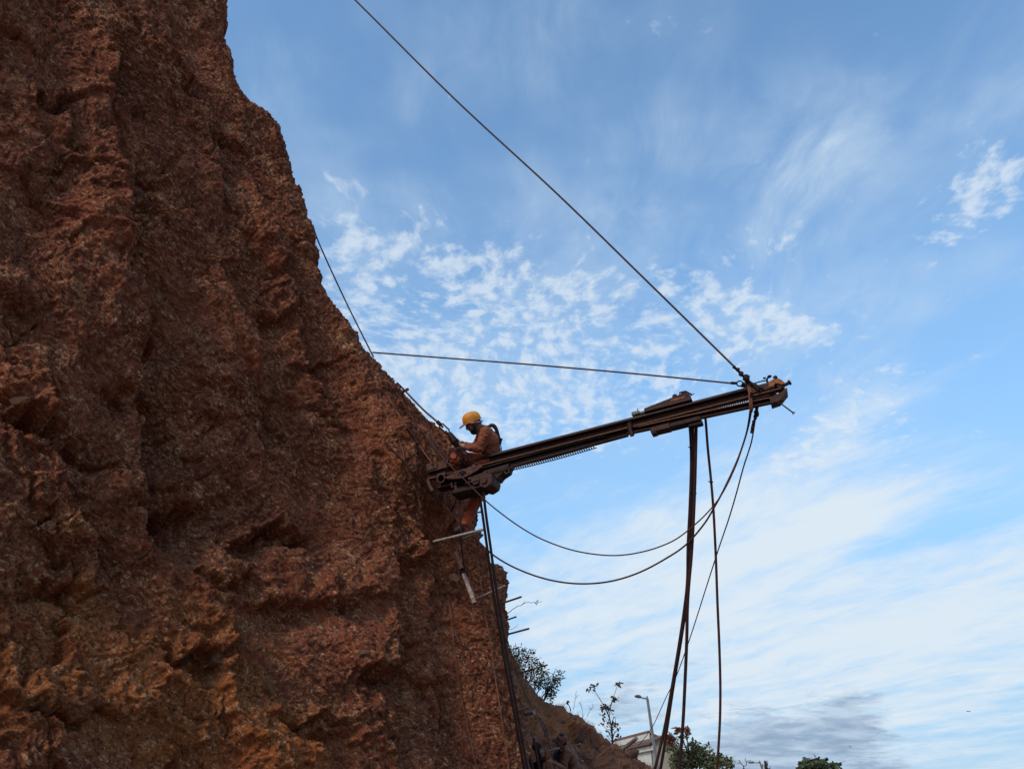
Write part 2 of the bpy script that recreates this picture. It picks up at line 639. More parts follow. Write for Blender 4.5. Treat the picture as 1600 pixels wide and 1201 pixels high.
crest_px = [(0, 0), (0, 0), (-900, -700), (-400, -470), (0, -420), (190, -330), (263, -250), (322, -121), (352, -42), (362, 4), (362, 22), (355, 49), (364, 70), (372, 88), (376, 115), (384, 138), (398, 151), (412, 163), (428, 179), (442, 188), (450, 208), (457, 232), (465, 266), (474, 290), (482, 313), (494, 343), (498, 361), (502, 394), (515, 427), (523, 457), (534, 474), (549, 496), (559, 517), (579, 540), (599, 559), (614, 578), (630, 600), (643, 622), (659, 636), (677, 651), (687, 664), (704, 670), (722, 679), (733, 697), (736, 728), (745, 750), (752, 774), (752, 799), (754, 820), (764, 828), (766, 844), (775, 850), (776, 866), (780, 879), (796, 879), (803, 889), (809, 908), (808, 930), (807, 939), (810, 961), (808, 984), (804, 999), (808, 1028), (813, 1058), (820, 1088), (826, 1129), (830, 1164), (838, 1200), (844, 1259), (849, 1400)]
crest_px = crest_px[2:]
crest = [sv(*p) for p in crest_px]
crest_closed = crest + [(crest[-1][0], -6.0), (-30.0, -6.0), (-30.0, crest[0][1])]


def axis(parts):
    out = []
    for a, b, d in parts:
        out.append(np.arange(a, b, d))
    return np.concatenate(out + [np.array([parts[-1][1]])])


sa = axis([(-14, -3, 0.5), (-3, 0.2, 0.08), (0.2, 5.0, 0.0115), (5.0, 9.0, 0.0125), (9.0, 10.5, 0.06), (10.5, 14, 0.4)])
va = axis([(-1.4, 0.8, 0.10), (0.8, 1.3, 0.04), (1.3, 6.0, 0.0115), (6.0, 13.6, 0.0135), (13.6, 15.0, 0.06), (15, 24, 0.4)])
S, V = np.meshgrid(sa, va)
S, V = S.astype(F32), V.astype(F32)

d_crest, _, _, _ = seg_dist(S, V, crest)
ins = inside_poly(S, V, crest_closed)
sd_in = np.where(ins, d_crest, -d_crest)          # positive inside the face
# ragged rim
rim = fbm(S * 2.3, V * 2.3, 4, 90) * 0.055 + fbm(S * 11, V * 11, 3, 95) * 0.018
sd_r = sd_in + rim
near = sstep(sd_in, 0.0, 1.1)

WX = fbm(S * 0.55, V * 0.55, 4, 11) * 0.55
WY = fbm(S * 0.55, V * 0.55, 4, 23) * 0.55
fx = fbm(S * 3.0, V * 3.0, 4, 31) * 0.10
fy = fbm(S * 3.0, V * 3.0, 4, 37) * 0.10
X, Y = S + WX * 0.5 + fx, V + WY * 0.5 + fy
# grain: streaks lean from upper left to lower right
th = math.radians(54)
A = X * math.sin(th) + Y * math.cos(th)            # across the grain
B = -X * math.cos(th) + Y * math.sin(th)           # along it
H = (fbm(S * 0.36, V * 0.14, 4, 3, 0.42) * 0.46) * near
H += (ridged(A * 0.62, B * 0.20, 4, 41) - 1.0) * 0.17 * (0.35 + 0.65 * near)
f1, e1 = facets(A * 0.95, B * 0.55, 51, 0.8)
f2, e2 = facets(A * 2.3 + 3, B * 1.4, 52, 0.9)
f3, e3 = facets(A * 5.5, B * 3.8 + 7, 53, 0.9)
f4, e4 = facets(A * 14, B * 10, 54, 0.9)
amp = 0.45 + 0.75 * sstep(fbm(S * 0.7, V * 0.7, 3, 77), -0.3, 0.6)
H += f1 * 0.11 * (0.3 + 0.7 * near)
H += f2 * 0.055 * amp * (0.35 + 0.65 * near)
H += f3 * 0.030 * amp * (0.4 + 0.6 * near)
H += f4 * 0.020
H -= 0.05 * np.exp(-e1 / 0.05) * amp + 0.025 * np.exp(-e2 / 0.06) * amp
H += fbm(A * 4.5, B * 2.6, 5, 61, 0.62) * 0.032 * amp
H += fbm(A * 26, B * 15, 4, 67, 0.65) * 0.022
H -= np.clip(ridged(A * 1.7, B * 0.7, 3, 71) - 1.25, 0, 1) * 0.15 * amp

# the big clefts of this face: proud on the left, cut back on the right
creases = [
    ([(165, 30), (178, 190), (186, 330), (212, 430), (236, 530), (252, 640), (262, 760), (280, 840), (312, 905)], 0.34, 0.55),
    ([(215, 200), (228, 260), (268, 318), (300, 330), (338, 385), (366, 440), (396, 500), (420, 560), (432, 660), (470, 720)], 0.20, 0.5),
    ([(395, 235), (420, 330), (470, 430), (492, 530), (530, 610), (548, 650), (572, 720)], 0.20, 0.45),
    ([(20, 560), (55, 622), (62, 660), (92, 720), (140, 800), (190, 870), (215, 930)], 0.24, 0.45),
    ([(270, 0), (292, 90), (330, 160), (352, 250), (380, 330)], 0.16, 0.35),
    ([(640, 830), (632, 900), (640, 1010), (622, 1060), (640, 1130), (650, 1201)], 0.18, 0.4),
    ([(100, 130), (112, 230), (170, 300), (205, 380)], 0.12, 0.4),
    ([(628, 640), (640, 720), (668, 800), (690, 900), (700, 1010), (722, 1120), (745, 1201)], 0.12, 0.35),
    ([(580, 690), (600, 760), (640, 830), (660, 900)], 0.12, 0.35),
]
wob = fbm(S * 1.6, V * 1.6, 5, 83) * 0.09 + f3 * 0.05
for pl, a, w in creases:
    p2 = [sv(*p) for p in spline(pl, 3)]
    d, side, arc, L = seg_dist(S, V, p2)
    dd = d * side + wob                            # positive to the viewer's right or left of the line
    if p2[-1][1] < p2[0][1]:
        dd = -dd
    dd = -dd
    fade = sstep(arc, 0, 0.8) * sstep(L - arc, 0, 0.8)
    dp, dn = np.maximum(dd, 0), np.minimum(dd, 0)
    cut = -np.exp(-dp / w) * sstep(dp, 0.0, 0.07) * 1.15 + 0.45 * np.exp(dn / (w * 0.8)) * np.exp(-dp / 0.05) - 0.45 * np.exp(-((dd - 0.03) / 0.05) ** 2)
    H += (cut * a * 1.45 * fade * sstep(sd_in, 0.12, 0.75) * np.exp(-np.maximum(d - 1.2, 0) * 2)).astype(F32)

# hollows under ledges: sharp roof, gentle floor
hollows = [(62, 648, 46, 28, .30), (300, 762, 62, 46, .34), (120, 900, 70, 30, .14), (462, 822, 52, 24, .30), (655, 868, 24, 40, .26), (602, 1042, 40, 28, .20), (230, 590, 45, 40, .14), (100, 146, 42, 14, .20),
           (320, 1018, 50, 26, .20), (292, 112, 20, 40, .15), (425, 370, 18, 40, .14), (450, 480, 26, 22, .14), (520, 930, 110, 40, .16), (205, 345, 30, 50, .14), (525, 555, 26, 14, .14), (560, 1140, 60, 40, .12),
           (25, 470, 70, 50, .14), (140, 690, 70, 22, .16), (510, 1110, 60, 16, .14), (640, 330, 20, 30, .0), (395, 880, 60, 24, .12), (705, 1060, 26, 30, .08), (90, 1112, 75, 12, .16), (660, 985, 22, 12, .12)]
for px, py, rx, ry, dep in hollows:
    c0, cx, cy = sv(px, py), sv(px + rx, py), sv(px, py + ry)
    ex = np.array(cx) - c0
    ey = np.array(cy) - c0
    det = ex[0] * ey[1] - ex[1] * ey[0]
    ds, dv = S + WX * 0.16 + fx * 1.5 - c0[0], V + WY * 0.16 + fy * 1.5 - c0[1]
    u = (ds * ey[1] - dv * ey[0]) / det
    v = (-ds * ex[1] + dv * ex[0]) / det
    prof = np.exp(-u * u * 1.1) * np.where(v < 0, np.exp(-(v / 0.20) ** 2), np.exp(-(v / 1.1) ** 2))
    H -= (prof * dep * 1.25).astype(F32)
    lip = np.exp(-u * u * 1.1) * np.exp(-((v + 0.55) / 0.35) ** 2)
    H += (lip * dep * 0.55).astype(F32)

# slabs and bosses that stand proud
for px, py, rx, ry, hh in [(190, 770, 60, 60, .22), (20, 590, 60, 40, .18), (330, 730, 60, 50, .12), (280, 1040, 40, 30, .10), (60, 1085, 110, 24, .14), (145, 400, 50, 150, .12), (345, 560, 60, 60, .10),
                           (600, 1010, 30, 40, .10), (475, 1150, 70, 50, .10), (215, 1085, 60, 30, .08), (120, 560, 90, 60, .10)]:
    c0, cx, cy = sv(px, py), sv(px + rx, py), sv(px, py + ry)
    u = (S + fx * 1.2 - c0[0]) / (cx[0] - c0[0])
    v = (V + fy * 1.2 - c0[1]) / (cy[1] - c0[1])
    H += (hh * np.exp(-np.maximum(u * u + v * v, 0) ** 1.6)).astype(F32)

# beyond the rim the ground turns back
out = np.maximum(-sd_r, 0)
H = H * np.where(ins, 1.0, np.exp(-out / 0.5))
bend = 2.4 * out + 0.5 * out * out
rnd = 0.10 * np.exp(-np.maximum(sd_r, 0) / 0.10)
H = H - np.minimum(bend, 14.0) - rnd
# the camera side of the foot spreads into the floor
H += np.clip(0.9 - V, 0, 3) ** 1.5 * 0.35

ochre = np.full(S.shape, -0.10, F32)
for px, py, rx, ry, w in [(130, 1060, 330, 240, .62), (420, 1010, 160, 110, .30), (60, 760, 110, 120, .28), (330, 900, 200, 120, .22), (40, 950, 130, 160, .35), (500, 1165, 110, 60, .8), (300, 1040, 60, 40, .6), (215, 735, 50, 25, .55), (15, 150, 70, 170, .35), (600, 650, 40, 90, .40), (350, 1130, 140, 70, .45),
                          (580, 1010, 40, 40, .35), (420, 1080, 40, 30, .65), (150, 905, 25, 40, .5), (20, 500, 60, 90, .25), (400, 705, 50, 16, .5), (520, 740, 60, 30, .3), (300, 500, 40, 30, .35), (480, 250, 40, 100, .15),
                          (480, 870, 120, 60, .3), (690, 1100, 60, 90, .12), (640, 1110, 50, 60, .3), (130, 30, 40, 60, .35), (20, 560, 60, 50, .3)]:
    c0, cx, cy = sv(px, py), sv(px + rx, py), sv(px, py + ry)
    u = (S - c0[0]) / (cx[0] - c0[0])
    v = (V - c0[1]) / (cy[1] - c0[1])
    ochre += (w * np.exp(-(u * u + v * v))).astype(F32)
ochre += fbm(S * 0.8, V * 0.8, 3, 121) * 0.18

pos = (np.array(OC)[None, None, :] + S[..., None] * np.array(SC) + V[..., None] * np.array(VC) + H[..., None] * np.array(NC))
cliff = tag(grid_mesh('cliff', pos, M_rock, {'ochre': ochre}), 'dark red brown cut rock cliff filling the left half', kind='structure')
del pos
CLIFF_GRID = (sa, va, H)

# ------------------------------------------------------------------ hillside beyond the corner of the cliff
NH = Vector((0.834, -0.335, 0.44)).normalized()
SH = Vector((-NH.y, NH.x, 0)).normalized()
VH = NH.cross(SH).normalized()
KH = -5.1
OH = CAM + NH * KH


def svh(px, py):
    p = P(px, py, on_plane(px, py, NH, KH)) - OH
    return (p.dot(SH), p.dot(VH))


hill_px = [(700, 760), (760, 930), (795, 1003), (808, 1030), (818, 1048), (831, 1067), (845, 1083), (860, 1094), (878, 1101), (890, 1107), (905, 1114), (925, 1128), (940, 1143), (952, 1155), (965, 1161), (985, 1169), (1000, 1183), (1012, 1192),
           (1030, 1199), (1060, 1205), (1110, 1216)]
hcrest = [svh(*p) for p in hill_px]
hs0, hv0 = hcrest[0]
sa2 = axis([(hs0 - 3, svh(790, 1050)[0], 0.08), (svh(790, 1050)[0], svh(1040, 1201)[0], 0.022), (svh(1040, 1201)[0], 34, 0.12)])
vmax = max(p[1] for p in hcrest) + 1.2
va2 = axis([(-2.5, 0.6, 0.10), (0.6, vmax, 0.022), (vmax, vmax + 8, 0.5)])
S2, V2 = np.meshgrid(sa2, va2)
S2, V2 = S2.astype(F32), V2.astype(F32)
hc2 = hcrest + [(40.0, hcrest[-1][1] - 1.0)]
d2, _, _, _ = seg_dist(S2, V2, hc2)
ins2 = inside_poly(S2, V2, hc2 + [(40, -9), (-30, -9), (-30, hcrest[0][1])])
si2 = np.where(ins2, d2, -d2) + fbm(S2 * 2.0, V2 * 2.0, 4, 190) * 0.05
n2_ = sstep(si2, 0, 0.8)
X2, Y2 = S2 + fbm(S2, V2, 4, 131) * 0.3, V2 + fbm(S2, V2, 4, 137) * 0.3
g1, q1 = facets(X2 * 0.9, Y2 * 1.1, 141, 0.9)
g2, q2 = facets(X2 * 2.4, Y2 * 2.9, 142, 0.9)
g3, q3 = facets(X2 * 7, Y2 * 8, 143, 0.9)
H2 = fbm(S2 * 0.5, V2 * 0.5, 4, 151) * 0.22 * n2_ + g1 * 0.28 * n2_ + g2 * 0.12 * (0.3 + 0.7 * n2_) + g3 * 0.05 + fbm(X2 * 8, Y2 * 8, 4, 153, 0.6) * 0.03
o2 = np.maximum(-si2, 0)
H2 = H2 - np.minimum(1.9 * o2 + 0.3 * o2 * o2, 9) - 0.10 * np.exp(-np.maximum(si2, 0) / 0.12)
H2 += np.clip(0.2 - V2, 0, 3) ** 1.4 * 0.5
och2 = np.full(S2.shape, 0.05, F32)
grey2 = np.zeros(S2.shape, F32)
for px, py, rx, ry, w in [(850, 1130, 26, 22, .75), (875, 1125, 30, 14, .45), (905, 1125, 30, 14, .35), (925, 1165, 40, 20, .25), (860, 1160, 20, 20, .4), (950, 1190, 30, 15, .3), (1040, 1195, 30, 10, .4)]:
    c0, cx, cy = svh(px, py), svh(px + rx, py), svh(px, py + ry)
    och2 += (w * np.exp(-(((S2 - c0[0]) / (cx[0] - c0[0])) ** 2 + ((V2 - c0[1]) / (cy[1] - c0[1])) ** 2))).astype(F32)
och2 += fbm(S2 * 0.9, V2 * 0.9, 3, 161) * 0.25
pos2 = (np.array(OH)[None, None, :] + S2[..., None] * np.array(SH) + V2[..., None] * np.array(VH) + H2[..., None] * np.array(NH))
hillside = tag(grid_mesh('hillside', pos2, M_hill, {'ochre': och2}), 'brown grassy hillside running down beyond the cliff corner', kind='structure')

# ------------------------------------------------------------------ ground
M_ground = rock_material('quarry floor', [(0.16, 0.085, 0.055), (0.22, 0.115, 0.07), (0.26, 0.15, 0.09)], (0.3, 0.15, 0.06), (0.36, 0.24, 0.16), 0.02, attr=False)
ga = np.concatenate([-np.geomspace(6000, 60, 22), np.arange(-56, 120, 1.6), np.geomspace(122, 6000, 22)])
gb = np.concatenate([-np.geomspace(6000, 30, 18), np.arange(-28, 130, 1.6), np.geomspace(132, 6000, 22)])
GX, GY = np.meshgrid(ga, gb)


def ground_z(x, y):
    rise = 1.15 * sstep(y, 6.0, 16.0)
    mound = 2.0 * np.exp(-(((x - 13) / 9.0) ** 2 + ((y - 63) / 12.0) ** 2))
    r = np.hypot(x, y)
    z = rise + mound - 0.0018 * np.maximum(r - 120, 0) ** 1.05
    return z


GZ = ground_z(GX, GY) + fbm(GX * 0.25, GY * 0.25, 3, 211) * 0.10 * (np.hypot(GX, GY) < 130)
ground = tag(grid_mesh('ground', np.stack([GX, GY, GZ], -1), M_ground), 'reddish bare quarry floor below the cliff', kind='structure')

bpy.context.view_layer.update()
DG = bpy.context.evaluated_depsgraph_get()
_surf = [cliff.evaluated_get(DG), hillside.evaluated_get(DG)]


def hit(px, py, which=(0, 1)):
    """depth of the rock seen at this point of the photograph, or None"""
    d = ray(px, py)
    best = None
    for k in which:
        ok, loc, nrm, _ = _surf[k].ray_cast(CAM, d.normalized())
        if ok:
            t = (loc - CAM).dot(CF)
            if best is None or t < best:
                best = t
    return best

# ------------------------------------------------------------------ object materials
M_rust = worn('rusty painted steel', (0.038, 0.0125, 0.008), (0.068, 0.022, 0.011), 0.62, 0.25, 22, bump=0.25, other2=(0.035, 0.022, 0.020))
M_edge = worn('rusty edge highlight', (0.15, 0.055, 0.022), (0.085, 0.030, 0.015), 0.55, 0.3, 30, bump=0.2)  # rust tone lightened to paint highlights along the flange edges
M_orange = worn('orange rust end', (0.30, 0.10, 0.028), (0.14, 0.05, 0.022), 0.7, 0.1, 25, bump=0.3)
M_dark = worn('oily dark steel', (0.018, 0.009, 0.008), (0.036, 0.015, 0.011), 0.6, 0.4, 25, bump=0.2)
M_navy = worn('oiled slide rail', (0.012, 0.014, 0.022), (0.024, 0.017, 0.016), 0.4, 0.3, 12, bump=0.08)
M_greyst = worn('dusty grey steel', (0.17, 0.14, 0.13), (0.10, 0.065, 0.05), 0.6, 0.2, 20, bump=0.2)
M_cast = worn('dusty casting', (0.11, 0.045, 0.027), (0.062, 0.024, 0.016), 0.75, 0.0, 24, bump=0.3)
M_hose = worn('dusty rubber hose', (0.035, 0.015, 0.014), (0.06, 0.024, 0.020), 0.75, 0.0, 6, 0.3, 0.7, bump=0.01)
M_rhose = worn('red dusted hose', (0.095, 0.032, 0.024), (0.055, 0.022, 0.018), 0.8, 0.0, 6, 0.3, 0.7, bump=0.01)
M_cable = worn('wire rope steel', (0.065, 0.034, 0.026), (0.12, 0.055, 0.034), 0.55, 0.3, 60, bump=0.5)
M_rope = worn('red dusted rope', (0.20, 0.075, 0.04), (0.13, 0.052, 0.03), 0.85, 0.0, 60, bump=0.6)
M_rebar = worn('grey steel bar', (0.46, 0.41, 0.38), (0.30, 0.23, 0.19), 0.55, 0.4, 40, bump=0.3)
M_rebard = worn('rusty steel bar', (0.12, 0.075, 0.055), (0.07, 0.045, 0.04), 0.6, 0.3, 40, bump=0.3)
M_pipe = worn('dusty grey pipe', (0.34, 0.27, 0.24), (0.22, 0.12, 0.085), 0.6, 0.0, 18, bump=0.15)
M_black = worn('hole shade and bird black', (0.008, 0.007, 0.007), (0.012, 0.01, 0.01), 0.9, 0.0, 18, bump=0.0)  # black painted as shade in the holes; the birds use it too

# ------------------------------------------------------------------ cables, ropes, hoses


def line3d(pts, n=8, lift=0.03, smooth=2, which=(0, 1), jitter=0.0):
    """pts: (px, py, t); t None means lying on the rock seen there"""
    xy = spline([(p[0], p[1]) for p in pts], n)
    ks = [None if p[2] is None else float(p[2]) for p in pts]
    ts = []
    for i, (x, y) in enumerate(xy):
        a = min(i // n, len(pts) - 2)
        f = i / n - a
        k0, k1 = ks[a], ks[a + 1]
        if k0 is not None and k1 is not None:
            ts.append(k0 + (k1 - k0) * f)
        else:
            h = hit(x, y, which)
            if h is None:
                h = k0 if k0 is not None else (k1 if k1 is not None else ts[-1] if ts else 11.0)
            h -= lift
            if k0 is not None and f < 1:
                h = k0 * (1 - f) + h * f
            if k1 is not None:
                h = h * (1 - f) + k1 * f
            ts.append(h)
    ts = np.array(ts)
    free = np.array([(ks[min(i // n, len(pts) - 2)] is None or ks[min(i // n, len(pts) - 2) + 1] is None) for i in range(len(ts))])
    for _ in range(smooth):
        m = ts.copy()
        m[1:-1] = np.minimum(ts[1:-1], 0.5 * (ts[:-2] + ts[2:]))
        ts = np.where(free, m, ts)
    return [P(x, y, t) for (x, y), t in zip(xy, ts)]


def cable(name, pts, r, mat, label, cat, group=None, n=8, lift=0.03, seg=7, which=(0, 1), kink=0.0, seed=0):
    pl = line3d(pts, n, lift, which=which)
    if kink:
        rr = random.Random(seed)
        pl = [p + Vector((rr.gauss(0, kink), rr.gauss(0, kink), rr.gauss(0, kink))) if 0 < i < len(pl) - 1 else p for i, p in enumerate(pl)]
    mb = MB()
    mb.tube(pl, r, seg)
    o = mb.build(name, mat)
    tag(o, label, cat, group)
    return o, pl


CG = 'steel cables staying the drill'
TIP = 9.38
top_cable, _ = cable('steel_cable', [(225, -322, on_plane(225, -322, NC, KC) - 0.05), (400, -152, 12.2), (555, 0, 11.6), (712, 156, 11.0), (870, 302, 10.4), (1010, 438, 9.9), (1100, 526, 9.6), (1148, 573, TIP)], 0.0125, M_cable,
                     'long thick steel cable rising from the beam tip past the top edge of the picture', 'cable', CG)
mid_cable, _ = cable('steel_cable', [(582, 550, None), (700, 559, 10.5), (830, 569, 10.1), (990, 583, 9.8), (1142, 598, TIP)], 0.0105, M_cable,
                     'nearly level steel cable from the cliff edge to the beam tip', 'cable', CG)
cable('steel_cable', [(489, 352, None), (500, 383, 12.2), (540, 470, 11.6), (579, 548, 11.2), (583, 556, None)], 0.011, M_cable,
      'short steel cable stretched along the cliff edge above the level cable', 'cable', CG)
low_cable, _ = cable('steel_cable', [(620, 597, None), (632, 609, 10.7), (660, 638, 10.5), (683, 658, 10.35)], 0.013, M_cable,
                     "short steel cable running down the cliff edge to the helmeted worker's hands", 'cable', CG)
# turnbuckle on the short cable
mb = MB()
a, b_ = P(683, 658, 10.35), P(702, 676, 10.28)
dv = (b_ - a).normalized()
sidev = dv.cross(CF).normalized()
mb.tube([a, a + (b_ - a) * 0.25], 0.026, 7)
for s_ in (-1, 1):
    mb.tube([a + (b_ - a) * 0.18, a + (b_ - a) * 0.35 + sidev * 0.03 * s_, a + (b_ - a) * 0.85 + sidev * 0.03 * s_, b_], 0.010, 6)
mb.tube([a + (b_ - a) * 0.1, a + (b_ - a) * 0.5], 0.014, 6)
mb.tube([b_, P(706, 683, 10.25), P(711, 690, 10.22)], [0.03, 0.045, 0.05], 8)
mb.tube([P(711, 690, 10.22), P(714, 696, 10.2)], [0.05, 0.03], 8)
mb.build('turnbuckle', M_dark, low_cable)
# wire clips at the beam end of the long cable
for k, (x, y, r_) in enumerate([(1147, 573, .020), (1153, 577, .024), (1158, 583.5, .030), (1166, 590, .042)]):
    mb = MB()
    mb.ball(P(x, y, TIP), (r_, r_ * 0.8, r_ * 1.25), 8)
    q_ = P(x, y, TIP)
    mb.tube([q_ + CR * r_ * 0.9 + CU * r_ * 0.6, q_ - CR * r_ * 0.9 - CU * r_ * 0.5], r_ * 0.35, 6)
    mb.build('wire_clip', M_dark, top_cable)
mb = MB()
mb.tube([P(1146, 572, TIP), P(1153, 578, TIP), P(1158, 584, TIP), P(1166, 591, TIP), P(1173, 597, TIP - 0.03), P(1180, 604, TIP - 0.07), P(1186, 609, TIP - 0.1)], 0.016, 7)
mb.build('hook_chain', M_dark, top_cable)
mb = MB()
mb.tube([P(1142, 597.6, TIP), P(1150, 598, TIP)], 0.018, 7)
mb.ring(P(1156, 598.6, TIP), CF, 0.030, 0.0085, 14, 6, stretch=1.25, ax=CR)
mb.ring(P(1163.5, 600, TIP), CF + CU * 0.6, 0.026, 0.0085, 14, 6, stretch=1.2, ax=CR)
mb.ball(P(1166, 602.5, TIP), 0.02, 8)
mb.tube([P(1166, 599, TIP), P(1173, 599.5, TIP), P(1180, 600, TIP - .05)], [0.02, 0.03, 0.014], 7)
mb.build('shackle', M_dark, mid_cable)

RG = 'thin ropes hanging over the rock face'
cable('rope', [(604, 596, None), (622, 620, None), (640, 648, None), (668, 684, None), (697, 720, 10.12), (724, 747, 9.95), (751, 774, 9.85), (775, 795, 9.8), (812, 822, 9.75), (850, 843, 9.7), (900, 860, 9.65), (956, 867, 9.6), (1005, 861, 9.55), (1050, 845, 9.5),
               (1082, 822, 9.48), (1110, 795, 9.46), (1131, 766, 9.44), (1152, 721, 9.42), (1166, 676, 9.4), (1172, 640, 9.36), (1173.5, 612, 9.25)], 0.0085, M_rhose,
      'upper of the two ropes sagging in wide loops below the beam', 'rope', 'ropes sagging below the beam', lift=0.05)
cable('rope', [(600, 688, None), (616, 704, None), (640, 731, None), (665, 760, None), (690, 786, None), (720, 817, 10.25), (745, 842, 10.1), (769, 865, 9.95), (800, 884, 9.9), (840, 900, 9.85), (880, 909, 9.8), (920, 911, 9.75), (960, 906, 9.7), (1000, 893, 9.65), (1040, 872, 9.6),
               (1072, 850, 9.55), (1100, 818, 9.5), (1117, 790, 9.48), (1132, 762, 9.45), (1153, 716, 9.43), (1167, 674, 9.41), (1174, 640, 9.36), (1176, 612, 9.26)], 0.011, M_rhose,
      'lower of the two ropes sagging in wide loops below the beam', 'rope', 'ropes sagging below the beam', lift=0.05)
clip_rope, crp = cable('rope', [(600, 612, None), (607, 621, None), (620, 642, None), (636, 668, None), (652, 690, None), (662, 705, 10.55), (672, 719, 10.45), (675, 724, 10.42)], 0.011, M_rope,
                       'rope down the rock to the beam root with three dark clips on its end', 'rope', RG, lift=0.05)
for x, y in [(652.5, 692), (661, 704), (667, 712)]:
    h = (hit(x, y) or 10.6)
    q_ = P(x, y, min(h, 10.65) - 0.06)
    mb = MB()
    mb.ball(q_, (0.026, 0.018, 0.022), 8)
    mb.tube([q_ - CR * 0.035 + CU * 0.012, q_ + CR * 0.035 - CU * 0.006], 0.012, 6)
    mb.build('rope_clip', M_dark, clip_rope)
cable('rope', [(611, 652, None), (620, 676, None), (629, 703, None), (634, 726, None), (642, 748, None), (651, 772, None), (661, 800, None)], 0.009, M_rope, 'thin rope hanging down the rock left of the beam root, bowed in the middle', 'rope', RG, lift=0.04)
cable('rope', [(690, 870, None), (695, 900, None), (703, 950, None), (709, 1000, None), (715, 1055, None), (724, 1105, None), (735, 1155, None), (746, 1205, None)], 0.008, M_rope, 'leftmost thin rope hanging down the lower rock face', 'rope', RG, lift=0.04)
cable('rope', [(740, 833, None), (745, 868, None), (750, 900, None), (754, 930, None), (759, 965, None), (766, 1000, None), (771, 1040, None), (779, 1090, None), (787, 1145, None), (796, 1205, None)], 0.009, M_rope, 'thin rope down the rock close behind the pair of pipes', 'rope', RG, lift=0.04)
cable('rope', [(717, 758, 10.2), (719, 800, 10.2), (721, 845, 10.2), (725, 887, None)], 0.011, M_rhose, 'rope from under the motor down to the grey pipe', 'rope', RG)
cable('rope', [(715, 758, 10.22), (711, 785, 10.3), (703, 801, None)], 0.014, M_rhose, 'short rope curving from under the motor to the rock', 'rope', RG)
ro, _ = cable('rope', [(790, 994, None), (797, 1012, None), (803, 1030, None), (815, 1068, None), (829, 1098, None), (843, 1121, None), (852, 1140, 16.0), (858, 1158, 15.9), (864, 1182, 15.8), (870, 1215, 15.7)], 0.012, M_rope, "rope along the hillside ending in a small chain beside the man in the cap", "rope", RG, lift=0.1)
mb = MB()
for x, y in [(845, 1124), (848, 1131), (851, 1138), (854, 1146)]:
    mb.ring(P(x, y, 16.0), CF + CR * (0.5 if x % 2 else -0.5), 0.035, 0.014, 10, 5, stretch=1.5, ax=CU - CR * 0.4)
mb.build('chain', M_greyst, ro)
cable('rope', [(1178, 627, 9.35), (1183, 640, 9.33), (1180, 655, 9.33), (1174, 690, 9.4), (1162, 728, 9.6), (1150, 772, 9.9), (1138, 812, 10.4), (1125, 850, 11), (1104, 915, 12), (1080, 990, 13.4), (1058, 1052, 15), (1040, 1090, 16.4), (1020, 1133, 18.4), (1003, 1157, 20), (997, 1163, None)], 0.0085, M_cable,
      'straight thin rope slanting from the beam tip down past the street lamp', 'rope', None, seg=6)
# knots on that rope
ko = [o for o in bpy.data.objects if o.name.startswith('rope')][-1]
mb = MB()
for x, y, r_ in [(1184, 631, .03), (1182, 637, .026), (1182, 645, .042), (1180, 651, .03), (1177, 659, .022), (1176, 667, .02), (1174.5, 673, .022)]:
    mb.ball(P(x, y, 9.34), (r_ * 0.75, r_ * 0.75, r_ * 1.2), 8)
mb.tube([P(1185, 626, 9.33), P(1183, 637, 9.34), P(1181, 650, 9.34), P(1176, 664, 9.36), P(1174, 676, 9.38)], 0.016, 7)
mb.build('knot', M_dark, ko)

HG = 'hoses hanging from the middle of the beam'
tH = 9.62
cable('hose', [(1072, 648, tH), (1077, 660, tH), (1079.5, 690, tH), (1080, 730, tH), (1078, 790, tH), (1075, 850, tH), (1074, 905, tH), (1070, 945, tH), (1062, 1000, tH), (1050, 1072, tH), (1038, 1138, tH), (1022, 1205, tH), (990, 1330, tH)], 0.018, M_hose,
      'leftmost dark hose under the beam, splaying left at the bottom', 'hose', HG)
cable('hose', [(1077, 646, tH + .05), (1082, 660, tH + .05), (1082.5, 690, tH + .05), (1082.5, 730, tH + .05), (1081, 790, tH + .05), (1078.5, 850, tH + .05), (1076, 905, tH + .05), (1072, 945, tH + .05), (1064, 1000, tH + .05), (1052, 1072, tH + .05), (1042, 1138, tH + .05), (1031, 1205, tH + .05), (1004, 1330, tH)], 0.018, M_rhose,
      'second dark hose from the left, close beside its twin all the way down', 'hose', HG)
cable('hose', [(1085, 645, tH - .06), (1087.5, 660, tH - .06), (1087, 700, tH - .06), (1085.5, 760, tH - .06), (1083, 820, tH - .06), (1080, 870, tH - .06), (1076, 915, tH - .06), (1074, 950, tH - .06), (1073, 1000, tH - .06), (1070, 1072, tH - .06), (1067, 1130, tH - .06), (1061, 1205, tH - .06), (1048, 1330, tH)], 0.020, M_hose,
      'thick black hose crossing in front of its neighbours and hanging plumb at the bottom', 'hose', HG)
cable('hose', [(1100, 640, tH), (1102.5, 655, tH), (1106, 700, tH), (1111, 750, tH), (1115, 800, tH), (1118.5, 870, tH), (1121, 940, tH), (1124, 1010, tH), (1125.5, 1070, tH), (1125, 1120, tH), (1123, 1160, tH), (1120, 1205, tH), (1112, 1330, tH)], 0.0155, M_rhose,
      'single thinner red dusted hose hanging apart on the right', 'hose', HG)

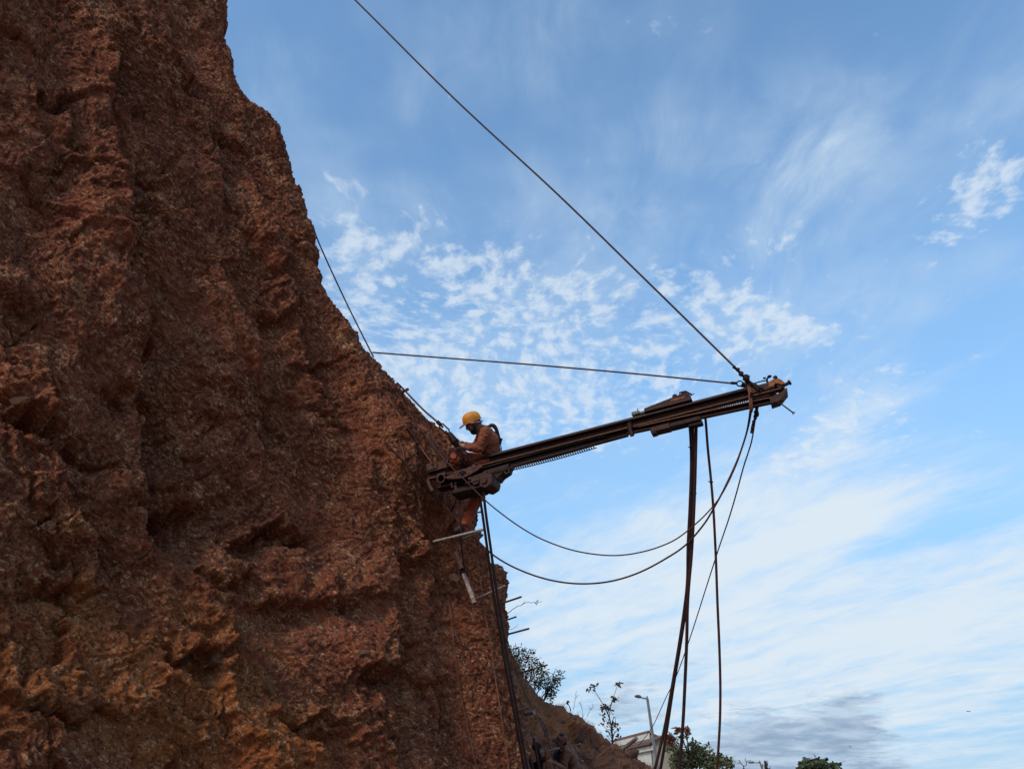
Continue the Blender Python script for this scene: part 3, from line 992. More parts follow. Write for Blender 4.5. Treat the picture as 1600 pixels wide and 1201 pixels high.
hz_ = [o for o in bpy.data.objects if o.name.startswith('hose')]
for o_, (x, y) in zip(hz_, [(1079.6, 698), (1082, 760), (1085, 770), (1111, 752)]):
    mb = MB()
    mb.ring(P(x, y, tH), CU, 0.022, 0.007, 12, 5)
    mb.tube([P(x, y, tH) - CR * 0.022, P(x, y, tH) - CR * 0.036 + CU * 0.012], 0.004, 5)
    mb.build('hose_tie', M_dark, o_)

# pair of long pipes under the motor
PG = 'long pipes standing below the motor'
cable('support_pipe', [(748.5, 768, 10.05), (754, 803, 9.98), (761, 853, 9.9), (770, 918, 9.78), (782, 990, 9.65), (792, 1050, 9.52), (805, 1120, 9.4), (820, 1203, 9.25), (845, 1330, 9.0)], 0.0175, M_dark,
      'left one of the two long parallel pipes dropping from the motor', 'pipe', PG)
cable('support_pipe', [(755.5, 768, 9.98), (759, 800, 9.92), (766, 850, 9.84), (775, 915, 9.72), (787, 990, 9.58), (797, 1050, 9.46), (810, 1120, 9.34), (825, 1203, 9.2), (851, 1330, 8.95)], 0.0175, M_dark,
      'right one of the two long parallel pipes dropping from the motor', 'pipe', PG)

# ------------------------------------------------------------------ steel bars in the rock


def bar(p0, p1, r, mat, label, name='rebar', cat='rebar', group='steel bars sticking out of the rock', ribs=True, dt=0.3, t0=None, which=(0, 1)):
    h = t0 if t0 is not None else (hit(p0[0], p0[1], which) or hit(p0[0] - 6, p0[1] + 2, which) or 11.0)
    a, b = P(p0[0], p0[1], h + 0.02), P(p1[0], p1[1], h - dt)
    d = (b - a).normalized()
    mb = MB()
    a2 = a - d * 0.15
    L = (b - a2).length
    if ribs:
        n = max(8, int(L / 0.024))
        pts = [a2 + d * (L * i / (2 * n)) for i in range(2 * n + 1)]
        rs = [r * (1.13 if i % 2 else 0.95) for i in range(2 * n + 1)]
        mb.tube(pts, rs, 8)
    else:
        mb.tube([a2, b], r, 10)
    return tag(mb.build(name, mat), label, cat, group)


bar((691, 842), (757, 826), 0.0165, M_rebar, "long grey ribbed bar level with the helmeted worker's lower boot", dt=0.30, t0=10.28)
bar((720, 841), (752, 831), 0.014, M_rebar, 'shorter grey bar just under the long ribbed bar', dt=0.2)
bar((745, 934), (789, 914), 0.012, M_rebar, 'dull bar across the rock corner just above the topmost bar against the sky', dt=0.2)
bar((786, 941), (814.5, 931.5), 0.0125, M_rebard, 'topmost of the three bars standing out against the sky', dt=0.2, t0=10.6)
bar((787, 969.5), (806.5, 962.5), 0.0105, M_rebard, 'shortest, middle one of the three bars standing out against the sky', dt=0.15, t0=10.6)
bar((786, 992), (826.5, 981), 0.0125, M_rebard, 'lowest and longest of the three bars standing out against the sky', dt=0.25, t0=10.6)
bar((760, 1047.5), (791, 1040), 0.010, M_rebard, 'faint rusty bar on the rock left of the bush, behind the long pipes', dt=0.15)
bar((806, 1052), (855.5, 1037.5), 0.016, M_rebard, 'bar crossing in front of the bush on the hillside', dt=0.4)
bar((808, 1110), (826, 1104.5), 0.013, M_rebard, 'rusty bar just above the short grey pipe stub on the hillside', dt=0.2)
bar((844, 1175), (873, 1168), 0.015, M_rebar, "pale bar on the hillside left of the capped man's neck", dt=0.2)
bar((891, 1166.5), (907, 1161), 0.016, M_rebar, "pale bar on the hillside right of the capped man's neck", dt=0.2)
bar((901, 1192), (911, 1187.5), 0.016, M_rebar, "small pale bar end behind the capped man's back", dt=0.15)
bar((738, 801), (751, 799), 0.012, M_rebard, 'short dark bar end at the rock edge right of the red trouser leg', dt=0.1)
bar((624, 614), (637.5, 607.5), 0.022, M_rebard, 'dark stub peg at the cliff edge above the short cable', name='peg', cat='peg', ribs=False, dt=0.1)
bar((821, 1114.5), (835, 1111.5), 0.045, M_pipe, 'short thick grey pipe stub on the hillside', name='pipe_stub', cat='pipe', ribs=False, dt=0.3, group=None)
bar((972, 1170), (995, 1152), 0.055, M_pipe, 'grey pipe leaning on the hillside edge in front of the house', name='pipe', cat='pipe', ribs=False, dt=0.3, group=None)

# grey plastic pipe in two lengths with an open end
h0, h1 = hit(713, 864), hit(722, 890)
for (x0, y0), (x1, y1), r_, lab in [((722.5, 891), (742, 942), 0.027, 'lower length of grey pipe on the rock, dark open end down'), ((712, 863), (722, 889), 0.029, 'upper dusty length of pipe on the rock, above the open ended one')]:
    ta = min(hit(x0, y0), hit(x1, y1)) - 0.07
    a, b = P(x0, y0, ta), P(x1, y1, ta - 0.42)
    d = (b - a).normalized()
    mb = MB()
    u = d.orthogonal().normalized()
    w = d.cross(u)
    vs, n = [], 16
    for c_, rr_ in [(a, r_), (b, r_), (b, r_ * 0.84), (b - d * 0.25, r_ * 0.84)]:
        vs += [c_ + (u * math.cos(2 * math.pi * k / n) + w * math.sin(2 * math.pi * k / n)) * rr_ for k in range(n)]
    fs = [(j * n + k, j * n + (k + 1) % n, (j + 1) * n + (k + 1) % n, (j + 1) * n + k) for j in range(3) for k in range(n)]
    fs += [tuple(range(n - 1, -1, -1)), tuple(range(3 * n, 4 * n))]
    mb.add(vs, fs, False)
    po = tag(mb.build('pipe', M_pipe if y0 > 880 else M_cast), lab, 'pipe', 'lengths of pipe tied to the rock')
    if y0 > 880:
        mb = MB()
        for k in range(3):
            mb.ring(a + d * (0.01 + 0.018 * k), d, r_ * 1.15, 0.010, 12, 5)
        mb.tube([a, a + CR * 0.05 + CU * 0.05, a + CR * 0.08 - CU * 0.01], 0.010, 5)
        mb.build('rope_binding', M_dark, po)
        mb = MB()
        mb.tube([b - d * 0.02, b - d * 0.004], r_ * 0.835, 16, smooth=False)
        mb.build('bore_shade', M_black, po)  # black disc paints the shade inside the open end

# poles beside the man in the cap
bar((817, 1148), (843, 1240), 0.040, M_hose, 'dark thick pole leaning left of the man in the cap', name='pole', cat='pole', group='poles beside the man in the cap', ribs=False, dt=0.1, t0=14.6)
bar((836, 1164), (850, 1240), 0.024, M_rhose, 'thin brown pole between the dark thick pole and the orange pole', name='pole', cat='pole', group='poles beside the man in the cap', ribs=False, dt=0.0, t0=14.5)
bar((853.5, 1182), (857, 1240), 0.022, M_orange, 'bright orange pole in front of the capped man\'s hand', name='pole', cat='pole', group='poles beside the man in the cap', ribs=False, dt=0.0, t0=14.4)

# ------------------------------------------------------------------ the drill feed beam
A0 = P(673, 750, 10.50)
B0 = P(1226, 608.5, 9.32)
ex = (B0 - A0).normalized()
ey = Vector((0, 0, 1)).cross(ex).normalized()      # away from the camera
ez = ex.cross(ey).normalized()
LB = (B0 - A0).length
MBM = Matrix(((ex.x, ey.x, ez.x, A0.x), (ex.y, ey.y, ez.y, A0.y), (ex.z, ey.z, ez.z, A0.z), (0, 0, 0, 1)))
drill = empty('drill_feed', mat=MBM)
tag(drill, 'long rusty steel drill beam jutting from the cliff into the sky', 'drill')


def dpx(px):
    """beam position under a given column of the photograph"""
    best, bx = 1e9, 0
    for i in range(401):
        x = LB * i / 400
        p = A0 + ex * x - CAM
        s_ = 800 + FPX * p.dot(CR) / p.dot(CF)
        if abs(s_ - px) < best:
            best, bx = abs(s_ - px), x
    return bx


def channel(mb, x0, x1, y, z0, z1, dep, th, dz0=0.0, dz1=0.0):
    """C section open towards the viewer (-y); its lower edge may rise or drop along the run"""
    pr = [(y, z1), (y, z1 - th), (y + dep - th, z1 - th), (y + dep - th, z0 + th), (y, z0 + th), (y, z0), (y + dep, z0), (y + dep, z1)]
    n = len(pr)
    vs = []
    for x, dz in ((x0, dz0), (x1, dz1)):
        vs += [(x, a, b + dz) for a, b in pr]
    fs = [(i, (i + 1) % n, (i + 1) % n + n, i + n) for i in range(n)] + [tuple(range(n - 1, -1, -1)), tuple(range(n, 2 * n))]
    mb.add(vs, fs)


xm = dpx(988)
xt = dpx(1222)
# upper member
mb = MB(); channel(mb, 0.0, xt, -0.11, -0.020, 0.085, 0.07, 0.012); mb.build('rail', M_rust, drill)
mb = MB(); channel(mb, 0.0, xt, 0.055, 0.045, 0.085, 0.07, 0.012); mb.build('rail', M_rust, drill)
mb = MB(); mb.box((0.0, -0.116, -0.028), (xt, -0.100, -0.018), 0.002); mb.build('rail_lip', M_edge, drill)
mb = MB(); mb.box((0.35, -0.116, 0.070), (xt, -0.108, 0.083), 0.002); mb.build('rail_lip', M_rust, drill)
mb = MB(); mb.tube([(0.45, -0.085, 0.094), (xt - 0.25, -0.085, 0.094)], 0.019, 10); mb.build('slide_bar', M_navy, drill)
mb = MB(); mb.tube([(0.45, 0.085, 0.094), (xt - 0.25, 0.085, 0.094)], 0.019, 10); mb.build('slide_bar', M_navy, drill)
for x in np.arange(0.3, xm - 0.1, 0.55):
    mb = MB(); mb.box((x, -0.039, -0.012), (x + 0.10, 0.054, 0.012), 0.003); mb.build('cross_tie', M_dark, drill)
# lower member, right part: opens away from the upper one towards the tip
mb = MB()
channel(mb, xm - 0.05, xt - 0.02, -0.10, -0.110, -0.045, 0.06, 0.010, 0.020, -0.055); mb.build('lower_rail', M_rust, drill)
mb = MB()
vs = [(xm - 0.05, -0.106, -0.022), (xm - 0.05, -0.106, -0.032), (xt - 0.02, -0.106, -0.097), (xt - 0.02, -0.106, -0.107)]
vs += [(x, -0.098, z) for x, _, z in vs]
mb.add(vs, [(0, 1, 3, 2), (4, 6, 7, 5), (0, 2, 6, 4), (1, 5, 7, 3), (0, 4, 5, 1), (2, 3, 7, 6)]); mb.build('rail_lip', M_edge, drill)
# lower member, left part
x7 = dpx(925)
mb = MB(); channel(mb, 0.75, xm - 0.05, -0.10, -0.130, -0.030, 0.06, 0.010, -0.02, 0.02); mb.build('lower_rail', M_dark, drill)
mb = MB(); channel(mb, 0.12, 0.75, -0.10, -0.175, -0.030, 0.16, 0.012, 0.0, -0.01); mb.build('lower_rail', M_dark, drill)


def roller_chain(x0, x1, zf, y0, y1, pitch, name):
    mb = MB()
    n = int((x1 - x0) / pitch)
    for i in range(n):
        xa, xb = x0 + pitch * i, x0 + pitch * (i + 1)
        za, zb = zf(xa), zf(xb)
        for y in (y0, y1):
            h = pitch * 0.19
            vs = [(xa, y, za - h), (xa, y, za + h), (xb, y, zb + h), (xb, y, zb - h)]
            vs += [(x, y + 0.004, z) for x, _, z in vs]
            mb.add(vs, [(0, 1, 2, 3), (7, 6, 5, 4), (0, 3, 7, 4), (1, 5, 6, 2)])
        mb.tube([(xa, y0, za), (xa, y1, za)], pitch * 0.24, 6, smooth=False)
    o = mb.build(name, M_dark, drill)
    o['kind'] = 'stuff'
    return o


xc0, xc1 = dpx(782), dpx(935)
roller_chain(xc0 - 0.25, xc1, lambda x: -0.150 - 0.022 * math.sin(math.pi * min(1, max(0, (x - xc0 + 0.25) / (xc1 - xc0 + 0.25)))), -0.125, -0.05, 0.030, 'chain')
roller_chain(xm + 0.1, xt - 0.15, lambda x: -0.045 - 0.022 * (x - xm) / (xt - xm), -0.105, -0.055, 0.026, 'chain')
roller_chain(0.9, xm - 0.3, lambda x: -0.040, -0.095, -0.07, 0.030, 'chain')
# bracket tube and reinforcing plates
xb_ = dpx(988)
mb = MB(); mb.tube([(xb_ + 0.005, -0.14, 0.015), (xb_ - 0.005, -0.135, -0.075), (xb_ + 0.01, -0.13, -0.150)], 0.028, 10); mb.ring((xb_ + 0.005, -0.14, 0.016), (0, -0.2, 1), 0.027, 0.006, 12, 5); mb.build('bracket_tube', M_rust, drill)
mb = MB(); mb.box((dpx(1016), -0.12, -0.165), (dpx(1046), 0.02, -0.095), 0.008); mb.box((dpx(1020) - 0.03, -0.115, -0.180), (dpx(1024), 0.0, -0.16), 0.004); mb.build('clamp_plate', M_rust, drill)
mb = MB(); mb.box((dpx(1046), -0.118, -0.158), (dpx(1092), 0.02, -0.105), 0.006); mb.build('clamp_plate', M_dark, drill)
# carriage on top with the drifter
x0, x1 = dpx(993), dpx(1088)
car = MB(); car.prism([(x0 + 0.16, 0.128), (x0 + 0.17, 0.172), (x0 + 0.28, 0.186), (x1 - 0.12, 0.232), (x1 - 0.03, 0.236), (x1 - 0.01, 0.15), (x1 - 0.01, 0.128)], -0.12, 0.10)
caro = car.build('carriage', M_dark, drill)
mb = MB(); mb.box((x0 + 0.165, -0.132, 0.118), (x1 - 0.02, -0.118, 0.162), 0.004); mb.build('carriage_side', M_rust, caro)
mb = MB(); mb.box((x0 + 0.5, -0.128, 0.165), (x0 + 0.68, -0.119, 0.190), 0.003); mb.build('carriage_plate', M_orange, caro)
mb = MB(); mb.box((x0 + 0.0, -0.10, 0.130), (x0 + 0.10, 0.02, 0.178), 0.008); mb.box((x0 + 0.10, -0.09, 0.128), (x0 + 0.18, 0.0, 0.160), 0.006); mb.tube([(x0 + 0.085, -0.095, 0.17), (x0 + 0.085, -0.095, 0.215)], 0.005, 5); mb.build('chuck', M_greyst, caro)
mb = MB(); mb.tube([(x1 - 0.20, -0.08, 0.245), (x1 - 0.20, 0.02, 0.245)], 0.032, 12); mb.build('roller', M_dark, caro)
mb = MB(); mb.tube([(x1 - 0.14, -0.09, 0.225), (x1 - 0.13, -0.09, 0.272), (x1 - 0.06, -0.09, 0.270), (x1 + 0.0, -0.09, 0.205)], 0.010, 6); mb.tube([(x1 - 0.03, -0.08, 0.19), (x1 + 0.03, -0.08, 0.215)], 0.006, 5)
mb.box((x1 - 0.12, -0.11, 0.235), (x1 - 0.05, 0.0, 0.258), 0.004); mb.build('carriage_latch', M_dark, caro)
mb = MB(); mb.tube([(x0 + 0.3, -0.07, 0.197), (x1 - 0.15, -0.07, 0.240)], 0.014, 7); mb.build('carriage_rod', M_greyst, caro)
# tip
xe = LB
mb = MB(); mb.box((xt - 0.36, -0.125, -0.005), (xt - 0.06, 0.10, 0.092), 0.012); mb.box((xt - 0.34, -0.128, 0.03), (xt - 0.20, -0.124, 0.06), 0.001); mb.build('end_block', M_rust, drill)
for ya in (-0.135, 0.06):
    mb = MB(); mb.prism([(xt - 0.13, 0.02), (xt - 0.12, 0.085), (xt - 0.06, 0.105), (xt + 0.0, 0.100), (xt + 0.035, 0.06), (xt + 0.05, 0.02), (xt + 0.01, 0.012), (xt - 0.02, 0.04), (xt - 0.05, 0.045), (xt - 0.08, 0.02)], ya, ya + 0.017); mb.build('end_plate', M_orange, drill)
mb = MB(); mb.tube([(xt - 0.0, -0.115, 0.03), (xt - 0.0, 0.06, 0.03)], 0.045, 12); mb.build('sprocket', M_dark, drill)
mb = MB(); mb.prism([(xt - 0.16, -0.10), (xt - 0.02, -0.07), (xt + 0.06, -0.03), (xt + 0.05, -0.075), (xt - 0.01, -0.125), (xt - 0.06, -0.165), (xt - 0.16, -0.175)], -0.11, 0.05); mb.build('end_shoe', M_rust, drill)
mb = MB(); mb.tube([(xt + 0.04, -0.05, 0.035), (xt + 0.10, -0.05, 0.05)], 0.022, 8); mb.tube([(xt + 0.10, -0.05, 0.05), (xt + 0.118, -0.05, 0.055)], 0.034, 8); mb.build('end_bolt', M_rust, drill)
mb = MB(); mb.ring((xt - 0.08, -0.04, 0.150), (0.1, 1, 0), 0.048, 0.013, 12, 6, 0.1, 5.4); mb.ball((xt - 0.085, -0.04, 0.20), (0.028, 0.02, 0.018), 8); mb.ball((xt - 0.02, -0.04, 0.165), (0.02, 0.02, 0.03), 8); mb.tube([(xt - 0.13, -0.04, 0.192), (xt - 0.16, -0.04, 0.198)], 0.012, 6); mb.build('lifting_ring', M_dark, drill)
mb = MB(); mb.tube([(xt - 0.42, -0.10, 0.08), (xt - 0.32, -0.09, 0.135), (xt - 0.2, -0.06, 0.155), (xt - 0.12, -0.04, 0.16)], 0.008, 6); mb.build('tie_wire', M_dark, drill)
mb = MB(); mb.tube([(xt - 0.10, -0.10, -0.17), (xt - 0.06, -0.10, -0.20), (xt + 0.035, -0.10, -0.345), (xt + 0.06, -0.10, -0.36)], 0.008, 6); mb.tube([(xt + 0.035, -0.10, -0.345), (xt + 0.035, -0.10, -0.378)], 0.006, 5); mb.ball((xt - 0.09, -0.1, -0.18), 0.016, 7); mb.build('hanging_wire', M_dark, drill)
xs_ = dpx(1176)
mb = MB()
for k in range(2):
    mb.tube([(xs_ + 0.02 * k - 0.03, -0.09, 0.135), (xs_ + 0.02 * k - 0.02, -0.128, 0.11), (xs_ + 0.02 * k - 0.03, -0.130, 0.0), (xs_ + 0.02 * k - 0.05, -0.122, -0.10), (xs_ + 0.02 * k - 0.065, -0.11, -0.19), (xs_ + 0.02 * k - 0.08, -0.07, -0.20)], 0.013, 6)
mb.build('lashing', M_rope, drill)
mb = MB()
for k, (dx, z, r_) in enumerate([(-0.06, 0.13, .03), (-0.01, 0.14, .025), (0.03, 0.115, .03), (0.06, 0.09, .028), (0.09, 0.055, .022), (0.0, 0.10, .03), (-0.02, 0.165, .016)]):
    mb.ball((xs_ + dx, -0.115, z), (r_ * 1.2, r_, r_ * 0.8), 8)
mb.tube([(xs_ - 0.1, -0.11, 0.135), (xs_, -0.13, 0.12), (xs_ + 0.11, -0.135, 0.04), (xs_ + 0.13, -0.13, 0.02)], 0.014, 6)
mb.build('lashing_knot', M_dark, drill)
# hose saddle
mb = MB(); mb.box((dpx(1072), -0.09, -0.20), (dpx(1094), 0.0, -0.15), 0.008); mb.build('hose_saddle', M_dark, drill)
# root of the beam: cheek plates, casting, motor
mb = MB(); mb.box((0.0, -0.125, 0.085), (0.12, -0.10, 0.19), 0.01); mb.build('cheek_plate', M_cast, drill)
mb = MB(); mb.ring((0.04, -0.112, 0.19), (0, 1, 0), 0.06, 0.012, 10, 6, 0.0, math.pi); mb.build('hook', M_dark, drill)
mb = MB(); mb.tube([(0.22, -0.06, 0.125), (0.22, 0.06, 0.125)], 0.085, 16); mb.build('pulley', M_cast, drill)
mb = MB(); mb.tube([(0.02, -0.13, -0.06), (0.06, -0.16, -0.16), (0.10, -0.17, -0.24)], 0.022, 8); mb.build('pin', M_cast, drill)
mb = MB()
bmx = bmesh.new()
outl = [(0.30, -0.060), (0.40, -0.045), (0.47, -0.02), (0.58, -0.025), (0.66, 0.0), (0.72, -0.02), (0.80, -0.015), (0.84, -0.05), (0.76, -0.085), (0.66, -0.12), (0.55, -0.14), (0.44, -0.125), (0.34, -0.10)]
mb.prism([(x - 0.02, z - 0.035) for x, z in outl], -0.20, -0.155)
cas = mb.build('casting', M_cast, drill)
bv = cas.modifiers.new('bevel', 'BEVEL'); bv.width = 0.012; bv.segments = 2
mb = MB(); mb.ball((0.53, -0.204, -0.105), (0.062, 0.012, 0.034), 14); mb.build('casting_hole_shade', M_black, cas)  # black lens on the face, painted shade of an uncut oval hole
mb = MB(); mb.tube([(0.70, -0.21, -0.055), (0.70, -0.18, -0.055)], 0.03, 10); mb.build('bolt', M_cast, cas)
mb = MB(); mb.ring((0.22, -0.16, -0.085), (0.1, 1, 0.1), 0.055, 0.011, 14, 6); mb.build('shackle_ring', M_cast, drill)
mb = MB(); mb.box((0.16, -0.15, -0.04), (0.28, -0.115, 0.0), 0.006); mb.build('ring_lug', M_cast, drill)
mb = MB(); mb.prism([(0.78, -0.10), (1.14, -0.09), (1.10, -0.17), (1.00, -0.21), (0.96, -0.25), (0.78, -0.25)], -0.10, 0.08); mb.build('motor_bracket', M_dark, drill)
mb = MB(); mb.ring((1.10, -0.10, -0.185), (0.2, 1, 0), 0.03, 0.006, 12, 5); mb.build('eyelet', M_greyst, drill)
mot = MB()
mot.box((0.36, -0.20, -0.375), (0.62, 0.04, -0.275), 0.03)
mot.box((0.55, -0.21, -0.385), (0.80, 0.05, -0.225), 0.03)
moto = mot.build('motor', M_dark, drill)
mb = MB()
hx = [(0.76, -0.36), (0.84, -0.40), (0.93, -0.365), (0.955, -0.30), (0.94, -0.20), (0.76, -0.19)]
mb.prism(hx, -0.23, 0.04); mb.build('motor_housing', M_rust, moto).modifiers.new('bevel', 'BEVEL').width = 0.012
mb = MB(); mb.tube([(0.72, -0.24, -0.26), (0.72, -0.20, -0.26)], 0.06, 14); mb.tube([(0.83, -0.25, -0.29), (0.83, -0.20, -0.29)], 0.045, 12); mb.build('motor_cap', M_rust, moto)
mb = MB(); mb.box((0.58, -0.25, -0.285), (0.82, -0.20, -0.265), 0.004); mb.box((0.62, -0.24, -0.24), (0.70, -0.20, -0.20), 0.006); mb.tube([(0.66, -0.20, -0.215), (0.88, -0.20, -0.19)], 0.03, 8); mb.build('motor_arm', M_rust, moto)
mb = MB(); mb.tube([(0.42, -0.18, -0.255), (0.43, -0.18, -0.30)], 0.02, 8); mb.build('motor_nipple', M_cast, moto)
mb = MB(); mb.tube([(0.36, -0.16, -0.19), (0.38, -0.18, -0.27)], 0.02, 8); mb.tube([(0.42, -0.15, -0.19), (0.41, -0.18, -0.27)], 0.016, 8); mb.build('motor_strut', M_dark, moto)

# ------------------------------------------------------------------ people
M_skin = worn('brown skin', (0.26, 0.120, 0.072), (0.20, 0.088, 0.052), 0.55, 0.0, 14, bump=0.05)
M_shirt = worn('dusty tan shirt', (0.27, 0.082, 0.038), (0.185, 0.053, 0.027), 0.9, 0.0, 7, bump=0.25, other2=(0.20, 0.072, 0.040))
M_trouser = worn('faded orange red trousers', (0.40, 0.090, 0.042), (0.26, 0.062, 0.036), 0.9, 0.0, 7, bump=0.2)
M_hair = worn('black hair', (0.012, 0.009, 0.008), (0.022, 0.015, 0.013), 0.6, 0.0, 40, bump=0.5)
M_helmet = worn('yellow plastic shell', (0.68, 0.25, 0.022), (0.52, 0.18, 0.025), 0.45, 0.0, 9, bump=0.03)
M_brim = worn('red plastic brim', (0.34, 0.085, 0.055), (0.26, 0.065, 0.045), 0.5, 0.0, 9, bump=0.03)
M_strap = worn('black webbing', (0.018, 0.017, 0.022), (0.035, 0.028, 0.026), 0.8, 0.0, 30, bump=0.3)
M_shoe = worn('black leather', (0.02, 0.016, 0.015), (0.05, 0.032, 0.026), 0.6, 0.0, 20, bump=0.2)
M_glove = worn('dirty glove', (0.36, 0.24, 0.15), (0.26, 0.155, 0.095), 0.9, 0.0, 20, bump=0.2)
M_bare = worn('sunburnt brown shirt', (0.21, 0.088, 0.052), (0.16, 0.062, 0.038), 0.8, 0.0, 6, bump=0.15)
M_cap = worn('red brown cap', (0.20, 0.070, 0.050), (0.13, 0.05, 0.04), 0.85, 0.0, 20, bump=0.2)
M_capdark = worn('dark cap peak', (0.045, 0.022, 0.022), (0.03, 0.018, 0.018), 0.8, 0.0, 20, bump=0.2)


class Flesh:
    """overlapping tapered limbs fused into one continuous skin by a voxel remesh"""

    UNIT = {}

    def __init__(self):
        self.vs, self.fs, self.n = [], [], 0

    @classmethod
    def unit(cls, seg):
        if seg not in cls.UNIT:
            bm = bmesh.new()
            bmesh.ops.create_uvsphere(bm, u_segments=seg, v_segments=seg * 3 // 4, radius=1.0)
            bmesh.ops.triangulate(bm, faces=bm.faces[:])
            bm.verts.index_update()
            cls.UNIT[seg] = (np.array([v.co[:] for v in bm.verts], F32), np.array([[v.index for v in f.verts] for f in bm.faces], np.int32))
            bm.free()
        return cls.UNIT[seg]

    def ell(self, c, rad, R=None, seg=16):
        v, f = self.unit(seg)
        v = v * np.array(rad, F32)
        if R is not None:
            v = v @ np.array(R, F32).T
        self.vs.append(v + np.array(c, F32))
        self.fs.append(f + self.n)
        self.n += len(v)

    def limb(self, pts, rs, seg=14, flat=None):
        for (p, q_, r0, r1) in zip(pts[:-1], pts[1:], rs[:-1], rs[1:]):
            p, q_ = Vector(p), Vector(q_)
            d = q_ - p
            n = max(3, int(d.length / (0.45 * min(r0, r1))))
            for i in range(n + 1):
                f = i / n
                r = r0 + (r1 - r0) * f
                self.ell(p + d * f, (r, r, r), None, seg)

    def done(self, name, mat, voxel, it=4, wr=0.0, wf=22.0, parent=None, seed=0):
        V_, F_ = np.concatenate(self.vs), np.concatenate(self.fs)
        me = bpy.data.meshes.new(name)
        me.vertices.add(len(V_))
        me.vertices.foreach_set('co', V_.reshape(-1))
        me.loops.add(len(F_) * 3)
        me.loops.foreach_set('vertex_index', F_.reshape(-1).astype(np.int32))
        me.polygons.add(len(F_))
        me.polygons.foreach_set('loop_start', np.arange(0, len(F_) * 3, 3, dtype=np.int32))
        me.update(calc_edges=True)
        o = link(name, me)
        rm = o.modifiers.new('fuse', 'REMESH')
        rm.mode = 'VOXEL'
        rm.voxel_size = voxel
        sm = o.modifiers.new('soft', 'SMOOTH')
        sm.factor = 0.5
        sm.iterations = it
        dg = bpy.context.evaluated_depsgraph_get()
        new = bpy.data.meshes.new_from_object(o.evaluated_get(dg))
        o.modifiers.clear()
        o.data = new
        new.name = name
        bpy.data.meshes.remove(me)
        n = len(new.vertices)
        if wr:
            co = np.empty(n * 3, F32); new.vertices.foreach_get('co', co); co = co.reshape(-1, 3)
            no = np.empty(n * 3, F32); new.vertices.foreach_get('normal', no); no = no.reshape(-1, 3)
            w = ridged((co[:, 0] + co[:, 1]) * wf * 0.6, co[:, 2] * wf + co[:, 0] * wf * 0.5, 3, seed) - 1.1
            co += no * (w * wr)[:, None]
            new.vertices.foreach_set('co', co.reshape(-1))
        new.polygons.foreach_set('use_smooth', np.ones(len(new.polygons), bool))
        new.materials.clear()
        new.materials.append(mat)
        new.update()
        if parent is not None:
            o.parent = parent
        return o


def frame(fwd, up):
    f = Vector(fwd).normalized()
    u = (Vector(up) - f * Vector(up).dot(f)).normalized()
    return Matrix((f, u.cross(f), u)).transposed()      # columns: forward, left, up


def head(fl, c, R, k=1.0):
    """skull, jaw, nose, brow, lips and ears in a forward/left/up frame"""
    def L(x, y, z):
        return c + R @ Vector((x, y, z)) * k
    fl.ell(L(-0.012, 0, 0.030), (0.098 * k, 0.078 * k, 0.090 * k), R)
    fl.ell(L(0.020, 0, -0.030), (0.072 * k, 0.066 * k, 0.085 * k), R)
    fl.ell(L(0.048, 0, -0.088), (0.036 * k, 0.040 * k, 0.028 * k), R)        # chin
    fl.ell(L(0.070, 0, 0.028), (0.026 * k, 0.056 * k, 0.016 * k), R)         # brow
    fl.ell(L(0.096, 0, -0.012), (0.018 * k, 0.013 * k, 0.030 * k), R)        # nose
    fl.ell(L(0.104, 0, -0.024), (0.017 * k, 0.019 * k, 0.013 * k), R)
    fl.ell(L(0.084, 0, -0.054), (0.014 * k, 0.025 * k, 0.008 * k), R)
    fl.ell(L(0.080, 0, -0.066), (0.014 * k, 0.022 * k, 0.009 * k), R)
    for s_ in (-1, 1):
        fl.ell(L(0.060, 0.040 * s_, -0.018), (0.026 * k, 0.024 * k, 0.020 * k), R)   # cheek
        fl.ell(L(-0.010, 0.078 * s_, -0.004), (0.020 * k, 0.010 * k, 0.033 * k), R)  # ear
    return L


def hand(fl, wrist, fwd, back, k=1.0, curl=1.0, thumb_side=1):
    """palm, four unequal curling fingers and a thumb off the side; back = direction out of the back of the hand"""
    R = frame(fwd, back)
    def L(x, y, z):
        return wrist + R @ Vector((x, y, z)) * k
    for i in range(5):
        fl.ell(L(0.030 + 0.011 * i, 0, 0), (0.026 * k, 0.040 * k, 0.016 * k), R, 10)
    for j, (y, ln) in enumerate([(0.030, 0.92), (0.010, 1.0), (-0.010, 0.95), (-0.030, 0.76)]):
        y *= thumb_side
        a, p = 0.0, Vector((0.086, y, 0.0))
        pts = [L(*p)]
        for seg_, bend in ((0.040, 0.55), (0.027, 0.85), (0.020, 0.6)):
            a += bend * curl
            p = p + Vector((math.cos(a), 0, -math.sin(a))) * seg_ * ln
            pts.append(L(*p))
        fl.limb(pts, [0.0095 * k, 0.009 * k, 0.0082 * k, 0.0072 * k], 8)
    p0 = L(0.030, 0.036 * thumb_side, -0.004)
    fl.limb([p0, L(0.058, 0.056 * thumb_side, -0.020), L(0.078, 0.052 * thumb_side, -0.042), L(0.092, 0.040 * thumb_side, -0.055)], [0.014 * k, 0.011 * k, 0.010 * k, 0.008 * k], 8)


# ---- the man on the drill
TW = 10.42


def W(px, py, dt=0.0):
    return P(px, py, TW + dt)


